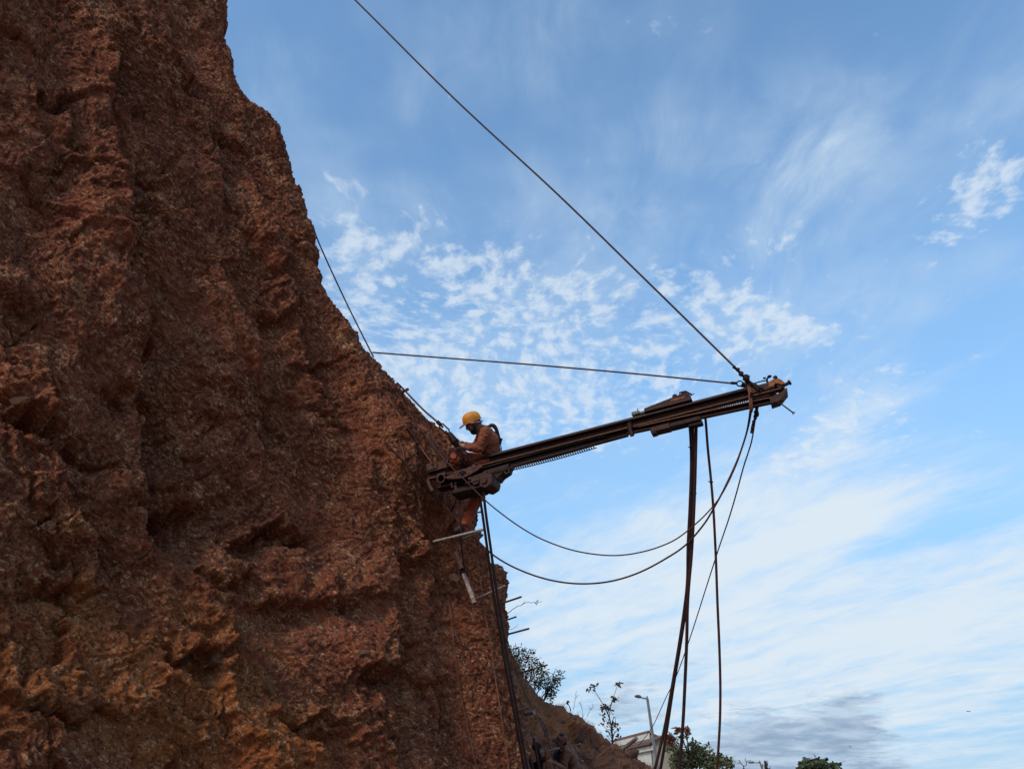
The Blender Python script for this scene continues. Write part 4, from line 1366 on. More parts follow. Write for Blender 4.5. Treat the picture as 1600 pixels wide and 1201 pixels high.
hc = W(738.5, 660.5)
HF = (-CR * 0.80 - CU * 0.56 - CF * 0.14).normalized()
HR = frame(HF, CU * 0.85 - CR * 0.5)
body = Flesh()
L = head(body, hc, HR, 1.0)
neck0 = W(749, 673, 0.02)
body.limb([neck0, L(-0.045, 0, -0.055)], [0.062, 0.056])
chest, belly, pelv = W(763.5, 687, 0.02), W(766.5, 703, 0.03), W(767.5, 719, 0.03)
body.limb([neck0, W(758, 679, 0.02)], [0.064, 0.10])
for c_, r_ in [(chest, (0.125, 0.18, 0.14)), (belly, (0.115, 0.16, 0.12)), (pelv, (0.12, 0.165, 0.115))]:
    body.ell(c_, r_, frame(-CR, CU + CR * -0.12))
# arms: near (left) and far (right)
shN, elN, wrN = W(759, 675, -0.165), W(750.5, 699.5, -0.20), W(721.5, 697, -0.13)
shF, elF, wrF = W(757, 674, 0.20), W(742, 700, 0.22), W(718.5, 692.5, 0.05)
body.limb([shN, elN, wrN], [0.058, 0.045, 0.030])
body.limb([shF, elF, wrF], [0.058, 0.045, 0.030])
hand(body, wrN, (-CR + CU * 0.18 + CF * 0.3), (-CF * 0.8 + CU * 0.5), 1.0, 1.0, 1)
hand(body, wrF, (-CR - CU * 0.05 - CF * 0.25), (CU * 0.9 + CF * 0.4), 1.0, 1.0, 1)
# legs: near one bent with the knee up at the left, far one straight down to the lower foot hold
hpN, knN, anN = W(763, 719, -0.06), W(712, 716, -0.02), W(724, 757, 0.14)
hpF, knF, anF = W(766, 724, 0.10), W(749.5, 771, 0.04), W(727.5, 816, 0.0)
body.limb([hpN, knN, anN], [0.085, 0.058, 0.040])
body.limb([hpF, knF, anF], [0.085, 0.058, 0.040])
body.limb([anF, W(720, 825, -0.02), W(714.5, 827, -0.04)], [0.042, 0.042, 0.032])
body.limb([anN, W(718, 762, 0.14), W(713, 763, 0.13)], [0.042, 0.042, 0.032])
man = body.done('person', M_skin, 0.0075, 3)
tag(man, 'bearded worker in yellow helmet sitting at the root of the drill beam', 'person', 'workers on the cliff')

sh = Flesh()
sh.limb([W(751.5, 672, 0.02), W(758, 678, 0.02)], [0.080, 0.12])
for c_, r_ in [(W(760, 680, 0.02), (0.130, 0.185, 0.10)), (W(764.5, 688, 0.02), (0.142, 0.205, 0.15)), (W(766.5, 702, 0.03), (0.136, 0.185, 0.14)), (W(768, 714, 0.03), (0.132, 0.18, 0.085))]:
    sh.ell(c_, r_, frame(-CR, CU + CR * -0.12))
sh.limb([shN, elN, wrN + (elN - wrN) * 0.10], [0.086, 0.066, 0.047])
sh.limb([shF, elF, wrF + (elF - wrF) * 0.10], [0.086, 0.066, 0.047])
sh.done('shirt', M_shirt, 0.011, 3, 0.011, 16.0, man, 5)
tr = Flesh()
tr.ell(W(768, 722, 0.03), (0.140, 0.18, 0.12), frame(-CR, CU))
tr.limb([hpN, knN, anN], [0.112, 0.088, 0.062])
tr.limb([hpF, knF, anF], [0.112, 0.086, 0.066])
tr.done('trousers', M_trouser, 0.011, 3, 0.009, 14.0, man, 9)
for a, b_, c_ in [(anF, W(719.5, 825.5, -0.02), W(713.5, 828, -0.04)), (anN, W(718, 763, 0.14), W(712, 764, 0.13))]:
    sf = Flesh()
    sf.limb([a, b_, c_], [0.054, 0.054, 0.042])
    sf.done('shoe', M_shoe, 0.009, 3, parent=man)
gl = Flesh()
hand(gl, wrN, (-CR + CU * 0.18 + CF * 0.3), (-CF * 0.8 + CU * 0.5), 1.12, 1.0, 1)
gl.limb([wrN, wrN + (elN - wrN) * 0.12], [0.040, 0.044])
gl.done('glove', M_glove, 0.005, 1, parent=man)
bd = Flesh()
for x, y, z, r_ in [(0.050, 0, -0.095, .048), (0.066, 0, -0.078, .030), (0.03, .045, -0.080, .030), (0.03, -.045, -0.080, .030), (0.008, .062, -0.050, .026), (0.008, -.062, -0.050, .026), (0.055, .035, -0.075, .026), (0.055, -.035, -0.075, .026),
                    (0.092, .014, -0.046, .010), (0.092, -.014, -0.046, .010), (0.000, .070, -0.020, .018), (0.000, -.070, -0.020, .018)]:
    bd.ell(L(x, y, z), (r_, r_, r_), HR, 10)
bd.done('beard', M_hair, 0.006, 2, 0.003, 60, man, 3)
hr = Flesh()
for x, y, z, r_ in [(-0.070, 0, 0.0, .050), (-0.060, .045, -0.01, .040), (-0.060, -.045, -0.01, .040), (-0.05, .06, 0.03, .036), (-0.05, -.06, 0.03, .036), (-0.078, 0, -0.045, .030), (0.02, .066, 0.035, .022), (0.02, -.066, 0.035, .022)]:
    hr.ell(L(x, y, z), (r_, r_, r_), HR, 10)
hr.done('hair', M_hair, 0.007, 2, 0.003, 60, man, 3)
for s_ in (-1, 1):
    mb = MB(); mb.ball(L(0.076, 0.030 * s_, 0.010), (0.011, 0.013, 0.009), 8, HR); mb.build('eye', M_hair, man)

# helmet: dome, rim, peak and harness band
hu = CU * 0.95 - CR * 0.22 + CF * 0.02
HH = frame(-CR * 0.95 - CU * 0.32, hu)
hcen = L(-0.016, 0, 0.044)


def helmet(cen, R, parent, mat_shell, mat_brim, k=1.0, ridge=True):
    mb = MB()
    nu, nv = 28, 10
    vs, fs = [], []
    prof = [(1.00, -0.026), (1.0, 0.0), (0.985, 0.022), (0.94, 0.046), (0.85, 0.068), (0.72, 0.086), (0.54, 0.099), (0.34, 0.107), (0.14, 0.111)]
    for rr_, z in prof:
        for i in range(nu):
            a = 2 * math.pi * i / nu
            x, y = 0.136 * rr_ * math.cos(a), 0.112 * rr_ * math.sin(a)
            rb = 0.008 * math.exp(-(y / 0.014) ** 2) if (ridge and z > 0.035) else 0
            vs.append(cen + R @ Vector((x, y, z + rb)) * k)
    for j in range(len(prof) - 1):
        for i in range(nu):
            i2 = (i + 1) % nu
            fs.append((j * nu + i, j * nu + i2, (j + 1) * nu + i2, (j + 1) * nu + i))
    fs.append(tuple((len(prof) - 1) * nu + i for i in range(nu)))
    mb.add(vs, fs, True)
    h = mb.build('helmet', mat_shell, parent)
    mb = MB()
    vs, fs = [], []
    for th_ in (0.0, -0.007):
        for j in range(4):
            for i in range(nu):
                a = 2 * math.pi * i / nu
                pk = max(0, math.cos(a)) ** 3
                ext = (0.012 + 0.058 * pk) * j / 3
                x, y = (0.136 + ext) * math.cos(a), (0.112 + ext * 0.7) * math.sin(a)
                vs.append(cen + R @ Vector((x, y, -0.022 - 0.030 * pk * (j / 3) ** 1.2 + th_ * (1 + 2.2 * pk))) * k)
    for t_ in (0, 1):
        for j in range(3):
            for i in range(nu):
                i2 = (i + 1) % nu
                b0 = t_ * 4 * nu
                fs.append((b0 + j * nu + i, b0 + j * nu + i2, b0 + (j + 1) * nu + i2, b0 + (j + 1) * nu + i))
    for i in range(nu):
        i2 = (i + 1) % nu
        fs.append((3 * nu + i, 3 * nu + i2, 7 * nu + i2, 7 * nu + i))
        fs.append((i, i2, 4 * nu + i2, 4 * nu + i))
    mb.add(vs, fs, True)
    mb.build('brim', mat_brim, h)
    return h


hel = helmet(hcen, HH, man, M_helmet, M_brim, 0.91)
mb = MB()
mb.tube([hcen + HH @ Vector((0.02, 0.104, -0.03)), L(0.0, 0.084, -0.03), L(0.035, 0.055, -0.10), L(0.05, 0.0, -0.128), L(0.035, -0.055, -0.10), L(0.0, -0.084, -0.03)], 0.006, 6)
mb.build('chin_strap', M_greyst, hel)
mb = MB()
mb.tube([hcen + HH @ Vector((0.02, 0.108, -0.035)), hcen + HH @ Vector((-0.06, 0.098, -0.052)), hcen + HH @ Vector((-0.125, 0.03, -0.058)), hcen + HH @ Vector((-0.125, -0.03, -0.058)), hcen + HH @ Vector((-0.06, -0.098, -0.052))], 0.010, 6)
mb.build('head_band', M_pipe, hel)
# safety harness: pad over the shoulder blades, straps and the rope ring behind
mb = MB()
def strap(pts, w, th_=0.012):
    pl = [Vector(p) for p in spline(pts, 5)]
    mb.tube(pl, w, 6)
strap([W(766, 664.5, -0.05), W(770, 664.5, -0.04), W(774.5, 669, -0.03), W(777, 676, -0.02), W(779.5, 684, -0.01), W(781.5, 690, 0.0)], 0.024)
strap([W(765, 664, 0.09), W(771, 664, 0.08), W(775, 669, 0.06), W(777.5, 677, 0.04), W(780, 686, 0.02)], 0.024)
strap([W(766, 664.5, -0.05), W(758, 668, -0.10), W(751, 676, -0.10)], 0.018)
strap([W(757, 712, -0.10), W(753, 704, -0.10), W(749.5, 697, -0.07)], 0.020)
mb.build('harness', M_strap, man)
mb = MB(); mb.ball(W(781.5, 686, 0), (0.035, 0.03, 0.022), 10); mb.tube([W(781.5, 686, 0), W(781, 693, 0)], 0.022, 8); mb.build('harness_buckle', M_strap, man)
mb = MB(); mb.tube([W(780.3, 692, -0.01), W(781, 700, -0.01), W(782.5, 708, -0.02)], 0.006, 6); mb.tube([W(781.5, 692, 0.02), W(783.5, 700, 0.01), W(784.5, 708, -0.02)], 0.006, 6); mb.build('harness_strap', M_strap, man)
# a coil of hose and a lever lying across his knee
mb = MB()
mb.ring(W(708, 709.5, -0.16), CF + CR * 0.35, 0.060, 0.011, 18, 6, 0.7, 5.9)
mb.tube([Vector(p) for p in spline([W(710, 703, -0.18), W(720, 706, -0.20), W(729, 712, -0.20), W(734, 722, -0.18)], 5)], 0.012, 6)
mb.tube([Vector(p) for p in spline([W(712, 702, -0.18), W(724, 703, -0.20), W(733, 709, -0.20), W(738, 716, -0.18)], 5)], 0.010, 6)
mb.tube([Vector(p) for p in spline([W(704, 714, -0.17), W(700, 722, -0.14), W(700, 733, -0.10)], 5)], 0.012, 6)
tag(mb.build('control_hose', M_hose), "loop of thin black hose lying over the helmeted worker's orange knee", 'hose')
mb = MB()
mb.ball(W(721, 717.5, -0.17), (0.030, 0.028, 0.036), 8); mb.tube([W(721, 717, -0.17), W(727, 724, -0.17), W(730, 730, -0.16)], [0.020, 0.026, 0.016], 8); mb.tube([W(719, 713, -0.17), W(726, 716, -0.18)], 0.012, 6)
tag(mb.build('valve', M_dark), "small dark valve hanging at the helmeted worker's knee", 'valve')

# ---- the man in the cap below
T2 = 15.2


def Y(px, py, dt=0.0):
    return P(px, py, T2 + dt)


HF2 = (-CR * 0.90 + CU * 0.16 - CF * 0.38).normalized()
HR2 = frame(HF2, CU + CR * 0.12)
c2 = Y(876.5, 1157.0)
b2 = Flesh()
L2 = head(b2, c2, HR2, 1.0)
nk2 = Y(883, 1168.5, 0.02)
b2.limb([nk2, L2(-0.04, 0, -0.05)], [0.064, 0.056])
for px, py, dt, r_ in [(889, 1175, .03, (0.12, 0.18, 0.12)), (893, 1184, .04, (0.12, 0.165, 0.13)), (897, 1197, .05, (0.11, 0.15, 0.12)), (900, 1212, .05, (0.115, 0.155, 0.11))]:
    b2.ell(Y(px, py, dt), r_, frame(-CR, CU - CR * 0.3))
sN2, eN2, wN2 = Y(886.5, 1173.5, -0.16), Y(880.5, 1198, -0.24), Y(863.5, 1190, -0.30)
sF2, eF2, wF2 = Y(884, 1172, 0.18), Y(874, 1192, 0.22), Y(861, 1187, 0.02)
b2.limb([sN2, eN2, wN2], [0.062, 0.048, 0.031])
b2.limb([sF2, eF2, wF2], [0.060, 0.046, 0.031])
hand(b2, wN2, (-CR + CU * 0.45), (-CF * 0.7 + CU * 0.6), 1.0, 0.9, 1)
hand(b2, wF2, (-CR + CU * 0.3), (CU * 0.8 + CF * 0.5), 1.0, 0.9, 1)
hN2, kN2, aN2 = Y(898, 1218, -0.06), Y(889, 1252, -0.1), Y(897, 1287, -0.02)
hF2, kF2, aF2 = Y(901, 1218, 0.14), Y(894, 1252, 0.14), Y(904, 1287, 0.2)
b2.limb([hN2, kN2, aN2], [0.09, 0.06, 0.042])
b2.limb([hF2, kF2, aF2], [0.09, 0.06, 0.042])
b2.limb([aN2, Y(891, 1293, -0.05), Y(886, 1294, -0.06)], [0.044, 0.044, 0.034])
b2.limb([aF2, Y(898, 1293, 0.16), Y(893, 1294, 0.15)], [0.044, 0.044, 0.034])
man2 = b2.done('person', M_skin, 0.0075, 3)
tag(man2, 'worker in a peaked cap looking up from the bottom edge of the slope', 'person', 'workers on the cliff')
s2 = Flesh()
s2.limb([Y(884.5, 1169.5, 0.02), Y(888, 1174, 0.03)], [0.075, 0.10])
for px, py, dt, r_ in [(889, 1175, .03, (0.128, 0.19, 0.125)), (893, 1184, .04, (0.132, 0.18, 0.14)), (897, 1197, .05, (0.124, 0.165, 0.13)), (899, 1208, .05, (0.125, 0.165, 0.09))]:
    s2.ell(Y(px, py, dt), r_, frame(-CR, CU - CR * 0.3))
s2.limb([sN2, sN2 + (eN2 - sN2) * 0.75], [0.080, 0.066])
s2.limb([sF2, sF2 + (eF2 - sF2) * 0.75], [0.080, 0.066])
s2.done('shirt', M_bare, 0.011, 3, 0.009, 12.0, man2, 15)
t2 = Flesh()
t2.ell(Y(900, 1215, 0.05), (0.13, 0.17, 0.11), frame(-CR, CU))
t2.limb([hN2, kN2, aN2], [0.11, 0.085, 0.065])
t2.limb([hF2, kF2, aF2], [0.11, 0.085, 0.065])
t2.done('trousers', M_hose, 0.012, 3, 0.009, 12.0, man2, 19)
hr2 = Flesh()
for x, y, z, r_ in [(-0.075, 0, 0.0, .052), (-0.06, .05, -0.01, .044), (-0.06, -.05, -0.01, .044), (-0.085, 0, -0.055, .045), (-0.095, 0.01, -0.10, .040), (-0.09, .03, -0.13, .032), (-0.02, .07, 0.0, .026), (-0.02, -.07, 0.0, .026), (0.0, 0, 0.09, .07)]:
    hr2.ell(L2(x, y, z), (r_, r_, r_), HR2, 10)
hr2.done('hair', M_hair, 0.008, 2, 0.004, 50, man2, 3)
for s_ in (-1, 1):
    mb = MB(); mb.ball(L2(0.076, 0.030 * s_, 0.008), (0.011, 0.013, 0.009), 8, HR2); mb.build('eye', M_hair, man2)
cp = Flesh()
for x, z, r_ in [(-0.02, 0.075, (0.105, 0.090, 0.062)), (0.01, 0.072, (0.092, 0.084, 0.056)), (-0.01, 0.045, (0.108, 0.092, 0.035))]:
    cp.ell(L2(x, 0, z), r_, HR2)
cap = cp.done('cap', M_cap, 0.008, 3, parent=man2)
mb = MB()
vs, fs = [], []
for th_ in (0.0, -0.008):
    for j in range(4):
        for i in range(9):
            a = -1.15 + 2.3 * i / 8
            rr_ = 0.085 + 0.035 * j
            x = 0.005 + math.cos(a) * rr_ * (1.0 if j else 1.0)
            vs.append(L2(x + 0.012, math.sin(a) * 0.088, 0.048 - 0.010 * j - 0.02 * math.sin(a) ** 2 + th_))
for t_ in (0, 36):
    for j in range(3):
        for i in range(8):
            fs.append((t_ + j * 9 + i, t_ + j * 9 + i + 1, t_ + (j + 1) * 9 + i + 1, t_ + (j + 1) * 9 + i))
for i in range(8):
    fs.append((27 + i, 28 + i, 64 + i, 63 + i))
mb.add(vs, fs, True)
mb.build('cap_peak', M_capdark, cap)
# ridge line down his back: braces
mb = MB()
mb.tube([Vector(p) for p in spline([Y(886, 1166, 0.10), Y(894, 1169, 0.10), Y(899.5, 1176, 0.10), Y(902.5, 1186, 0.10)], 5)], 0.020, 6)
mb.build('brace', M_capdark, man2)
# bag hanging at his chest side and dark gear by the rock
mb = MB()
mb.ball(Y(870.5, 1182, 0.25), (0.075, 0.10, 0.13), 12); mb.tube([Y(871, 1176, 0.25), Y(874, 1170, 0.2), Y(878, 1167, 0.15)], 0.016, 6); mb.ball(Y(874, 1174, 0.22), (0.05, 0.05, 0.05), 8)
tag(mb.build('bag', M_strap), 'dark bundle hanging in front of the capped man', 'bag')
mb = MB()
mb.tube([Y(833, 1168, -0.3), Y(839, 1164, -0.3), Y(846, 1164, -0.3)], [0.05, 0.09, 0.04], 8)
mb.tube([Y(846, 1187, -0.5), Y(852, 1183, -0.5), Y(857, 1184, -0.5)], [0.05, 0.05, 0.03], 8)
mb.tube([Y(840, 1166, -0.4), Y(846, 1188, -0.5), Y(848, 1240, -0.5)], 0.035, 7)
tag(mb.build('jack', M_dark), 'dark steel jack standing among the poles by the capped man', 'jack')

# ------------------------------------------------------------------ vegetation


def leafmat(name, a, b, c=None):
    m, gg, bs = principled(name)
    co = gg.n('ShaderNodeTexCoord').outputs['Object']
    col = gg.mix(gg.ss(gg.noise(co, 2.2, 3.0, 0.6), 0.38, 0.62), a, b)
    if c:
        col = gg.mix(gg.ss(gg.noise(co, 5.5, 3.0, 0.6), 0.55, 0.66), col, c)
    gg.put(bs.inputs['Base Color'], col)
    bs.inputs['Roughness'].default_value = 0.6
    bs.inputs['Specular IOR Level'].default_value = 0.3
    return m


M_leaf = leafmat('dark bush leaves', (0.045, 0.060, 0.022), (0.075, 0.070, 0.030), (0.10, 0.060, 0.035))
M_leafdry = leafmat('dusty reddish leaves', (0.060, 0.045, 0.025), (0.095, 0.050, 0.032), (0.12, 0.045, 0.035))
M_treeleaf = leafmat('yellow green leaves', (0.085, 0.105, 0.035), (0.12, 0.125, 0.045), (0.15, 0.10, 0.06))
M_bigleaf = leafmat('round dark leaves', (0.055, 0.075, 0.035), (0.085, 0.095, 0.045))
M_flower = leafmat('faded red blossom', (0.16, 0.075, 0.055), (0.20, 0.095, 0.07))
M_twig = worn('grey brown twigs', (0.10, 0.070, 0.05), (0.065, 0.045, 0.035), 0.9, 0.0, 20)
M_straw = leafmat('dry grass', (0.34, 0.17, 0.075), (0.27, 0.14, 0.065), (0.42, 0.24, 0.11))
vr = random.Random(11)


def leaf(mb, c, size, asp=0.45, rr=vr, droop=0.3):
    d = Vector((rr.gauss(0, 1), rr.gauss(0, 1), rr.gauss(0, 0.8) - droop)).normalized()
    s_ = d.orthogonal().normalized()
    s_ = (s_ * math.cos(rr.uniform(0, 6.28)) + d.cross(s_) * math.sin(rr.uniform(0, 6.28))).normalized()
    n = d.cross(s_) * 0.12 * size
    c = Vector(c)
    mb.add([c, c + d * size * 0.5 + s_ * size * asp * 0.5 + n, c + d * size, c + d * size * 0.5 - s_ * size * asp * 0.5 + n], [(0, 1, 2), (0, 2, 3)])


def cluster(mb, c, rad, n, size, asp=0.45):
    for _ in range(n):
        v = Vector((vr.gauss(0, 1), vr.gauss(0, 1), vr.gauss(0, 1)))
        v = v.normalized() * vr.random() ** 0.5
        leaf(mb, Vector(c) + Vector((v.x * rad[0], v.y * rad[1], v.z * rad[2])), size * vr.uniform(0.6, 1.25), asp)


def twig(mb, pts, r0, r1, n=4, seg=5, kink=0.0):
    pl = [Vector(p) for p in spline(pts, n)]
    if kink:
        pl = [p + Vector((vr.gauss(0, kink), vr.gauss(0, kink), vr.gauss(0, kink))) if i else p for i, p in enumerate(pl)]
    k = len(pl) - 1
    mb.tube(pl, [r0 + (r1 - r0) * i / k for i in range(k + 1)], seg)
    return pl


def plant(name, label, cat, base, group=None):
    o = empty(name, base)
    tag(o, label, cat, group)
    o['base'] = 0
    del o['base']
    return o


def keep(child, parent):
    child.parent = parent
    child.matrix_parent_inverse = parent.matrix_world.inverted() if False else Matrix.Translation(-parent.location)
    return child


# bush over the shoulder of the hillside
TB = 21.2
base = P(818, 1062, TB)
bush = plant('bush', 'wiry leafy bush hanging over the hillside edge behind the bars', 'bush', base)
st, fo = MB(), MB()
tips = [(800, 1015), (806, 1022), (812, 1012), (818, 1020), (824, 1028), (830, 1018), (829, 1036), (836, 1030), (838, 1044), (845, 1040), (846, 1053), (853, 1048), (853, 1062), (862, 1058), (868, 1066), (872, 1052), (874, 1060), (846, 1071), (856, 1074), (864, 1078), (862, 1086), (806, 1036), (814, 1042), (826, 1052), (838, 1063)]
for x, y in tips:
    f = vr.uniform(-0.5, 0.4)
    tip = P(x, y, TB + f)
    sx = min(850, max(808, x - 12 + vr.uniform(-6, 6)))
    root = P(sx, 1040 + (sx - 808) * 1.15 + 6, TB)
    twig(st, [root, (root + tip) * 0.5 + Vector((0, 0, 0.10)), tip], 0.014, 0.005, 4, 5, 0.01)
    cluster(fo, tip, (0.15, 0.17, 0.12), 42, 0.095, 0.36)
    cluster(fo, root.lerp(tip, 0.65), (0.14, 0.15, 0.12), 20, 0.09, 0.36)
keep(st.build('stem', M_twig), bush)
k_ = keep(fo.build('foliage', M_leaf), bush); k_['kind'] = 'stuff'

# young tree on the crest with leaf tufts
TS = 23.7
base = P(957, 1163, TS)
sapl = plant('sapling', 'thin sapling with tufts of dusty leaves on the hillside crest', 'sapling', base)
st, fo = MB(), MB()
trunk = [P(957, 1163, TS), P(956, 1140, TS), P(952, 1120, TS), P(946, 1106, TS)]
twig(st, trunk, 0.030, 0.016)
br = [([(946, 1106), (938, 1092), (930, 1080), (927, 1075)], (927, 1073), 20, .17), ([(952, 1120), (954, 1105), (958, 1090), (964, 1072)], (967, 1068), 14, .12), ([(950, 1112), (956, 1096), (961, 1090)], (960, 1090), 20, .14),
      ([(954, 1128), (949, 1112), (944, 1104)], (944, 1104), 22, .15), ([(955, 1132), (960, 1118), (962, 1128)], (962, 1130), 14, .13), ([(956, 1140), (944, 1118)], (942, 1117), 6, .08), ([(957, 1150), (948, 1138), (940, 1131)], (940, 1131), 5, .08),
      ([(957, 1148), (966, 1138), (970, 1135)], (970, 1136), 4, .08), ([(957, 1155), (952, 1146), (950, 1140)], (952, 1144), 6, .1), ([(957, 1156), (961, 1140)], (960, 1136), 12, .13), ([(957, 1160), (950, 1150)], (950, 1128), 8, .12), ([(957, 1160), (966, 1152)], (967, 1151), 6, .1), ([(946, 1106), (948, 1112)], (953, 1108), 16, .14)]
for pts, tip, n, rad in br:
    twig(st, [P(x, y, TS + vr.uniform(-0.1, 0.1)) for x, y in pts], 0.012, 0.006)
    cluster(fo, P(tip[0], tip[1], TS), (rad, rad, rad * 0.75), int(n * 1.2), 0.12, 0.55)
keep(st.build('trunk', M_twig), sapl)
k_ = keep(fo.build('crown', M_leafdry), sapl); k_['kind'] = 'stuff'

# single stalk with a round head, dry stalks
mb = MB(); fo = MB()
twig(mb, [P(892, 1110, 19.5), P(890, 1103, 19.5), P(887.5, 1098, 19.5)], 0.014, 0.008)
stalk = plant('seed_stalk', 'short stalk with one round seed head on the hillside crest', 'plant', P(892, 1110, 19.5))
keep(mb.build('stem', M_twig), stalk)
cluster(fo, P(887, 1096, 19.5), (0.04, 0.04, 0.04), 40, 0.045, 0.6)
k_ = keep(fo.build('head', M_leafdry), stalk); k_['kind'] = 'stuff'
for pts, lab in [([(896, 1108), (898, 1096), (901, 1078)], 'tall dry grass stalk beside the round seed head'), ([(911, 1117), (909, 1105), (907, 1097)], 'leaning dry stalk between seed head and sapling, tip to the left'), ([(917, 1118), (922, 1109), (927, 1103)], 'dry stalk leaning towards the sapling')]:
    mb = MB()
    pl = twig(mb, [P(x, y, 20.6) for x, y in pts], 0.007, 0.004, 5, 4, 0.006)
    for i in range(7):
        p = pl[vr.randrange(len(pl) // 2, len(pl))]
        twig(mb, [p, p + Vector((vr.gauss(0, .05), vr.gauss(0, .05), vr.uniform(.02, .09)))], 0.004, 0.002, 2, 3)
    tag(mb.build('dry_stalk', M_twig), lab, 'stalk', 'dry stalks on the hillside crest')
mb = MB(); fo = MB()
pl = twig(mb, [P(788, 962, 10.8), P(800, 952, 10.7), P(818, 942.5, 10.7), (P(838, 940, 10.7))], 0.005, 0.003, 5, 4, 0.004)
twig(mb, [pl[-1], P(848, 938.5, 10.7)], 0.003, 0.002)
twig(mb, [pl[9], P(821, 938, 10.7)], 0.003, 0.002)
twp = plant('twig', 'bare thin twig reaching right from the cliff corner between the bars', 'twig', P(788, 962, 10.8))
keep(mb.build('stem', M_twig), twp)
cluster(fo, P(839, 939.5, 10.7), (0.02, 0.02, 0.02), 9, 0.03, 0.6)
k_ = keep(fo.build('bud', M_leafdry), twp)
k_['kind'] = 'stuff'
mb = MB()
twig(mb, [P(790, 985, 10.8), P(796, 982, 10.7), P(806, 978, 10.7), P(810, 974, 10.7)], 0.004, 0.002, 4, 4, 0.004)
tag(mb.build('twig', M_twig), 'tiny bare twig just above the lowest bar against the sky', 'twig')

# dry grass on the hillside
mb = MB()
gsa, gva = sa2, va2
for _ in range(5200):
    px = 800 + 250 * vr.random()
    lo = float(np.interp(px, [p[0] for p in hill_px], [p[1] for p in hill_px]))
    py = lo + (vr.random() ** 1.5) * 75 + 1
    if py > 1215 or vr.random() < 0.35 * (px < 850):
        continue
    h = hit(px, py)
    if h is None or h < 12.5:
        continue
    p = P(px, py, h + 0.02)
    L_ = vr.uniform(0.05, 0.16)
    tipv = p + Vector((vr.gauss(0.04, .05), vr.gauss(-0.02, .05), 1.0 * L_ - (0.1 if vr.random() < 0.3 else 0)))
    w_ = Vector((vr.gauss(0, 1), vr.gauss(0, 1), 0)).normalized() * 0.006
    mb.add([p - w_, p + w_, tipv], [(0, 1, 2)])
tag(mb.build('dry_grass', M_straw), 'short dry straw grass covering the hillside', 'grass', kind='stuff')

# rocks of the hillside and stones in the cliff, each a piece of its own


def stone_mesh(name, seed, mat):
    rr = random.Random(seed)
    bm = bmesh.new()
    bmesh.ops.create_icosphere(bm, subdivisions=3, radius=1.0)
    pl = [(Vector((rr.gauss(0, 1), rr.gauss(0, 1), rr.gauss(0, 1))).normalized(), rr.uniform(0.30, 0.72)) for _ in range(15)]
    for v in bm.verts:
        p = v.co.copy()
        for n_, d in pl:
            k = p.dot(n_) - d
            if k > 0:
                p -= n_ * k * 0.92
        v.co = p * (1 + rr.gauss(0, 0.018))
    me = bpy.data.meshes.new(name)
    bm.to_mesh(me)
    bm.free()
    me.materials.append(mat)
    return me


M_stone = rock_material('embedded stone', [(0.24, 0.105, 0.055), (0.32, 0.15, 0.07), (0.36, 0.19, 0.10)], (0.4, 0.2, 0.08), (0.50, 0.33, 0.19), 0.03, attr=False, scale=1.5)
M_greyrock = rock_material('grey hillside rock', [(0.21, 0.115, 0.078), (0.25, 0.140, 0.095), (0.28, 0.165, 0.115)], (0.2, 0.1, 0.08), (0.26, 0.18, 0.13), 0.05, attr=False, scale=1.2)
M_ocrock = rock_material('orange hillside rock', [(0.36, 0.165, 0.065), (0.44, 0.21, 0.085), (0.40, 0.21, 0.10)], (0.4, 0.2, 0.08), (0.5, 0.32, 0.16), 0.04, attr=False, scale=1.5)
shapes = [stone_mesh('rock_shape', 40 + i, M_stone) for i in range(5)]
gshapes = [stone_mesh('rock_shape', 60 + i, M_greyrock) for i in range(3)]
oshapes = [stone_mesh('rock_shape', 70 + i, M_ocrock) for i in range(2)]


def put_rock(px, py, rx, ry, me, parent, which, sink=0.35, rot=0.0, depth=0.7):
    h = hit(px, py, which)
    if h is None:
        return
    w, hh = rx * h / FPX, ry * h / FPX
    o = bpy.data.objects.new('rock', me)
    COL.objects.link(o)
    dp = depth * min(w, hh)
    R = Matrix((CR * math.cos(rot) + CU * math.sin(rot), CF, CU * math.cos(rot) - CR * math.sin(rot))).transposed()
    R = R @ Matrix.Diagonal((w, dp, hh))
    o.matrix_world = Matrix.Translation(P(px, py, h + dp * sink)) @ R.to_4x4()
    o.parent = parent
    return o


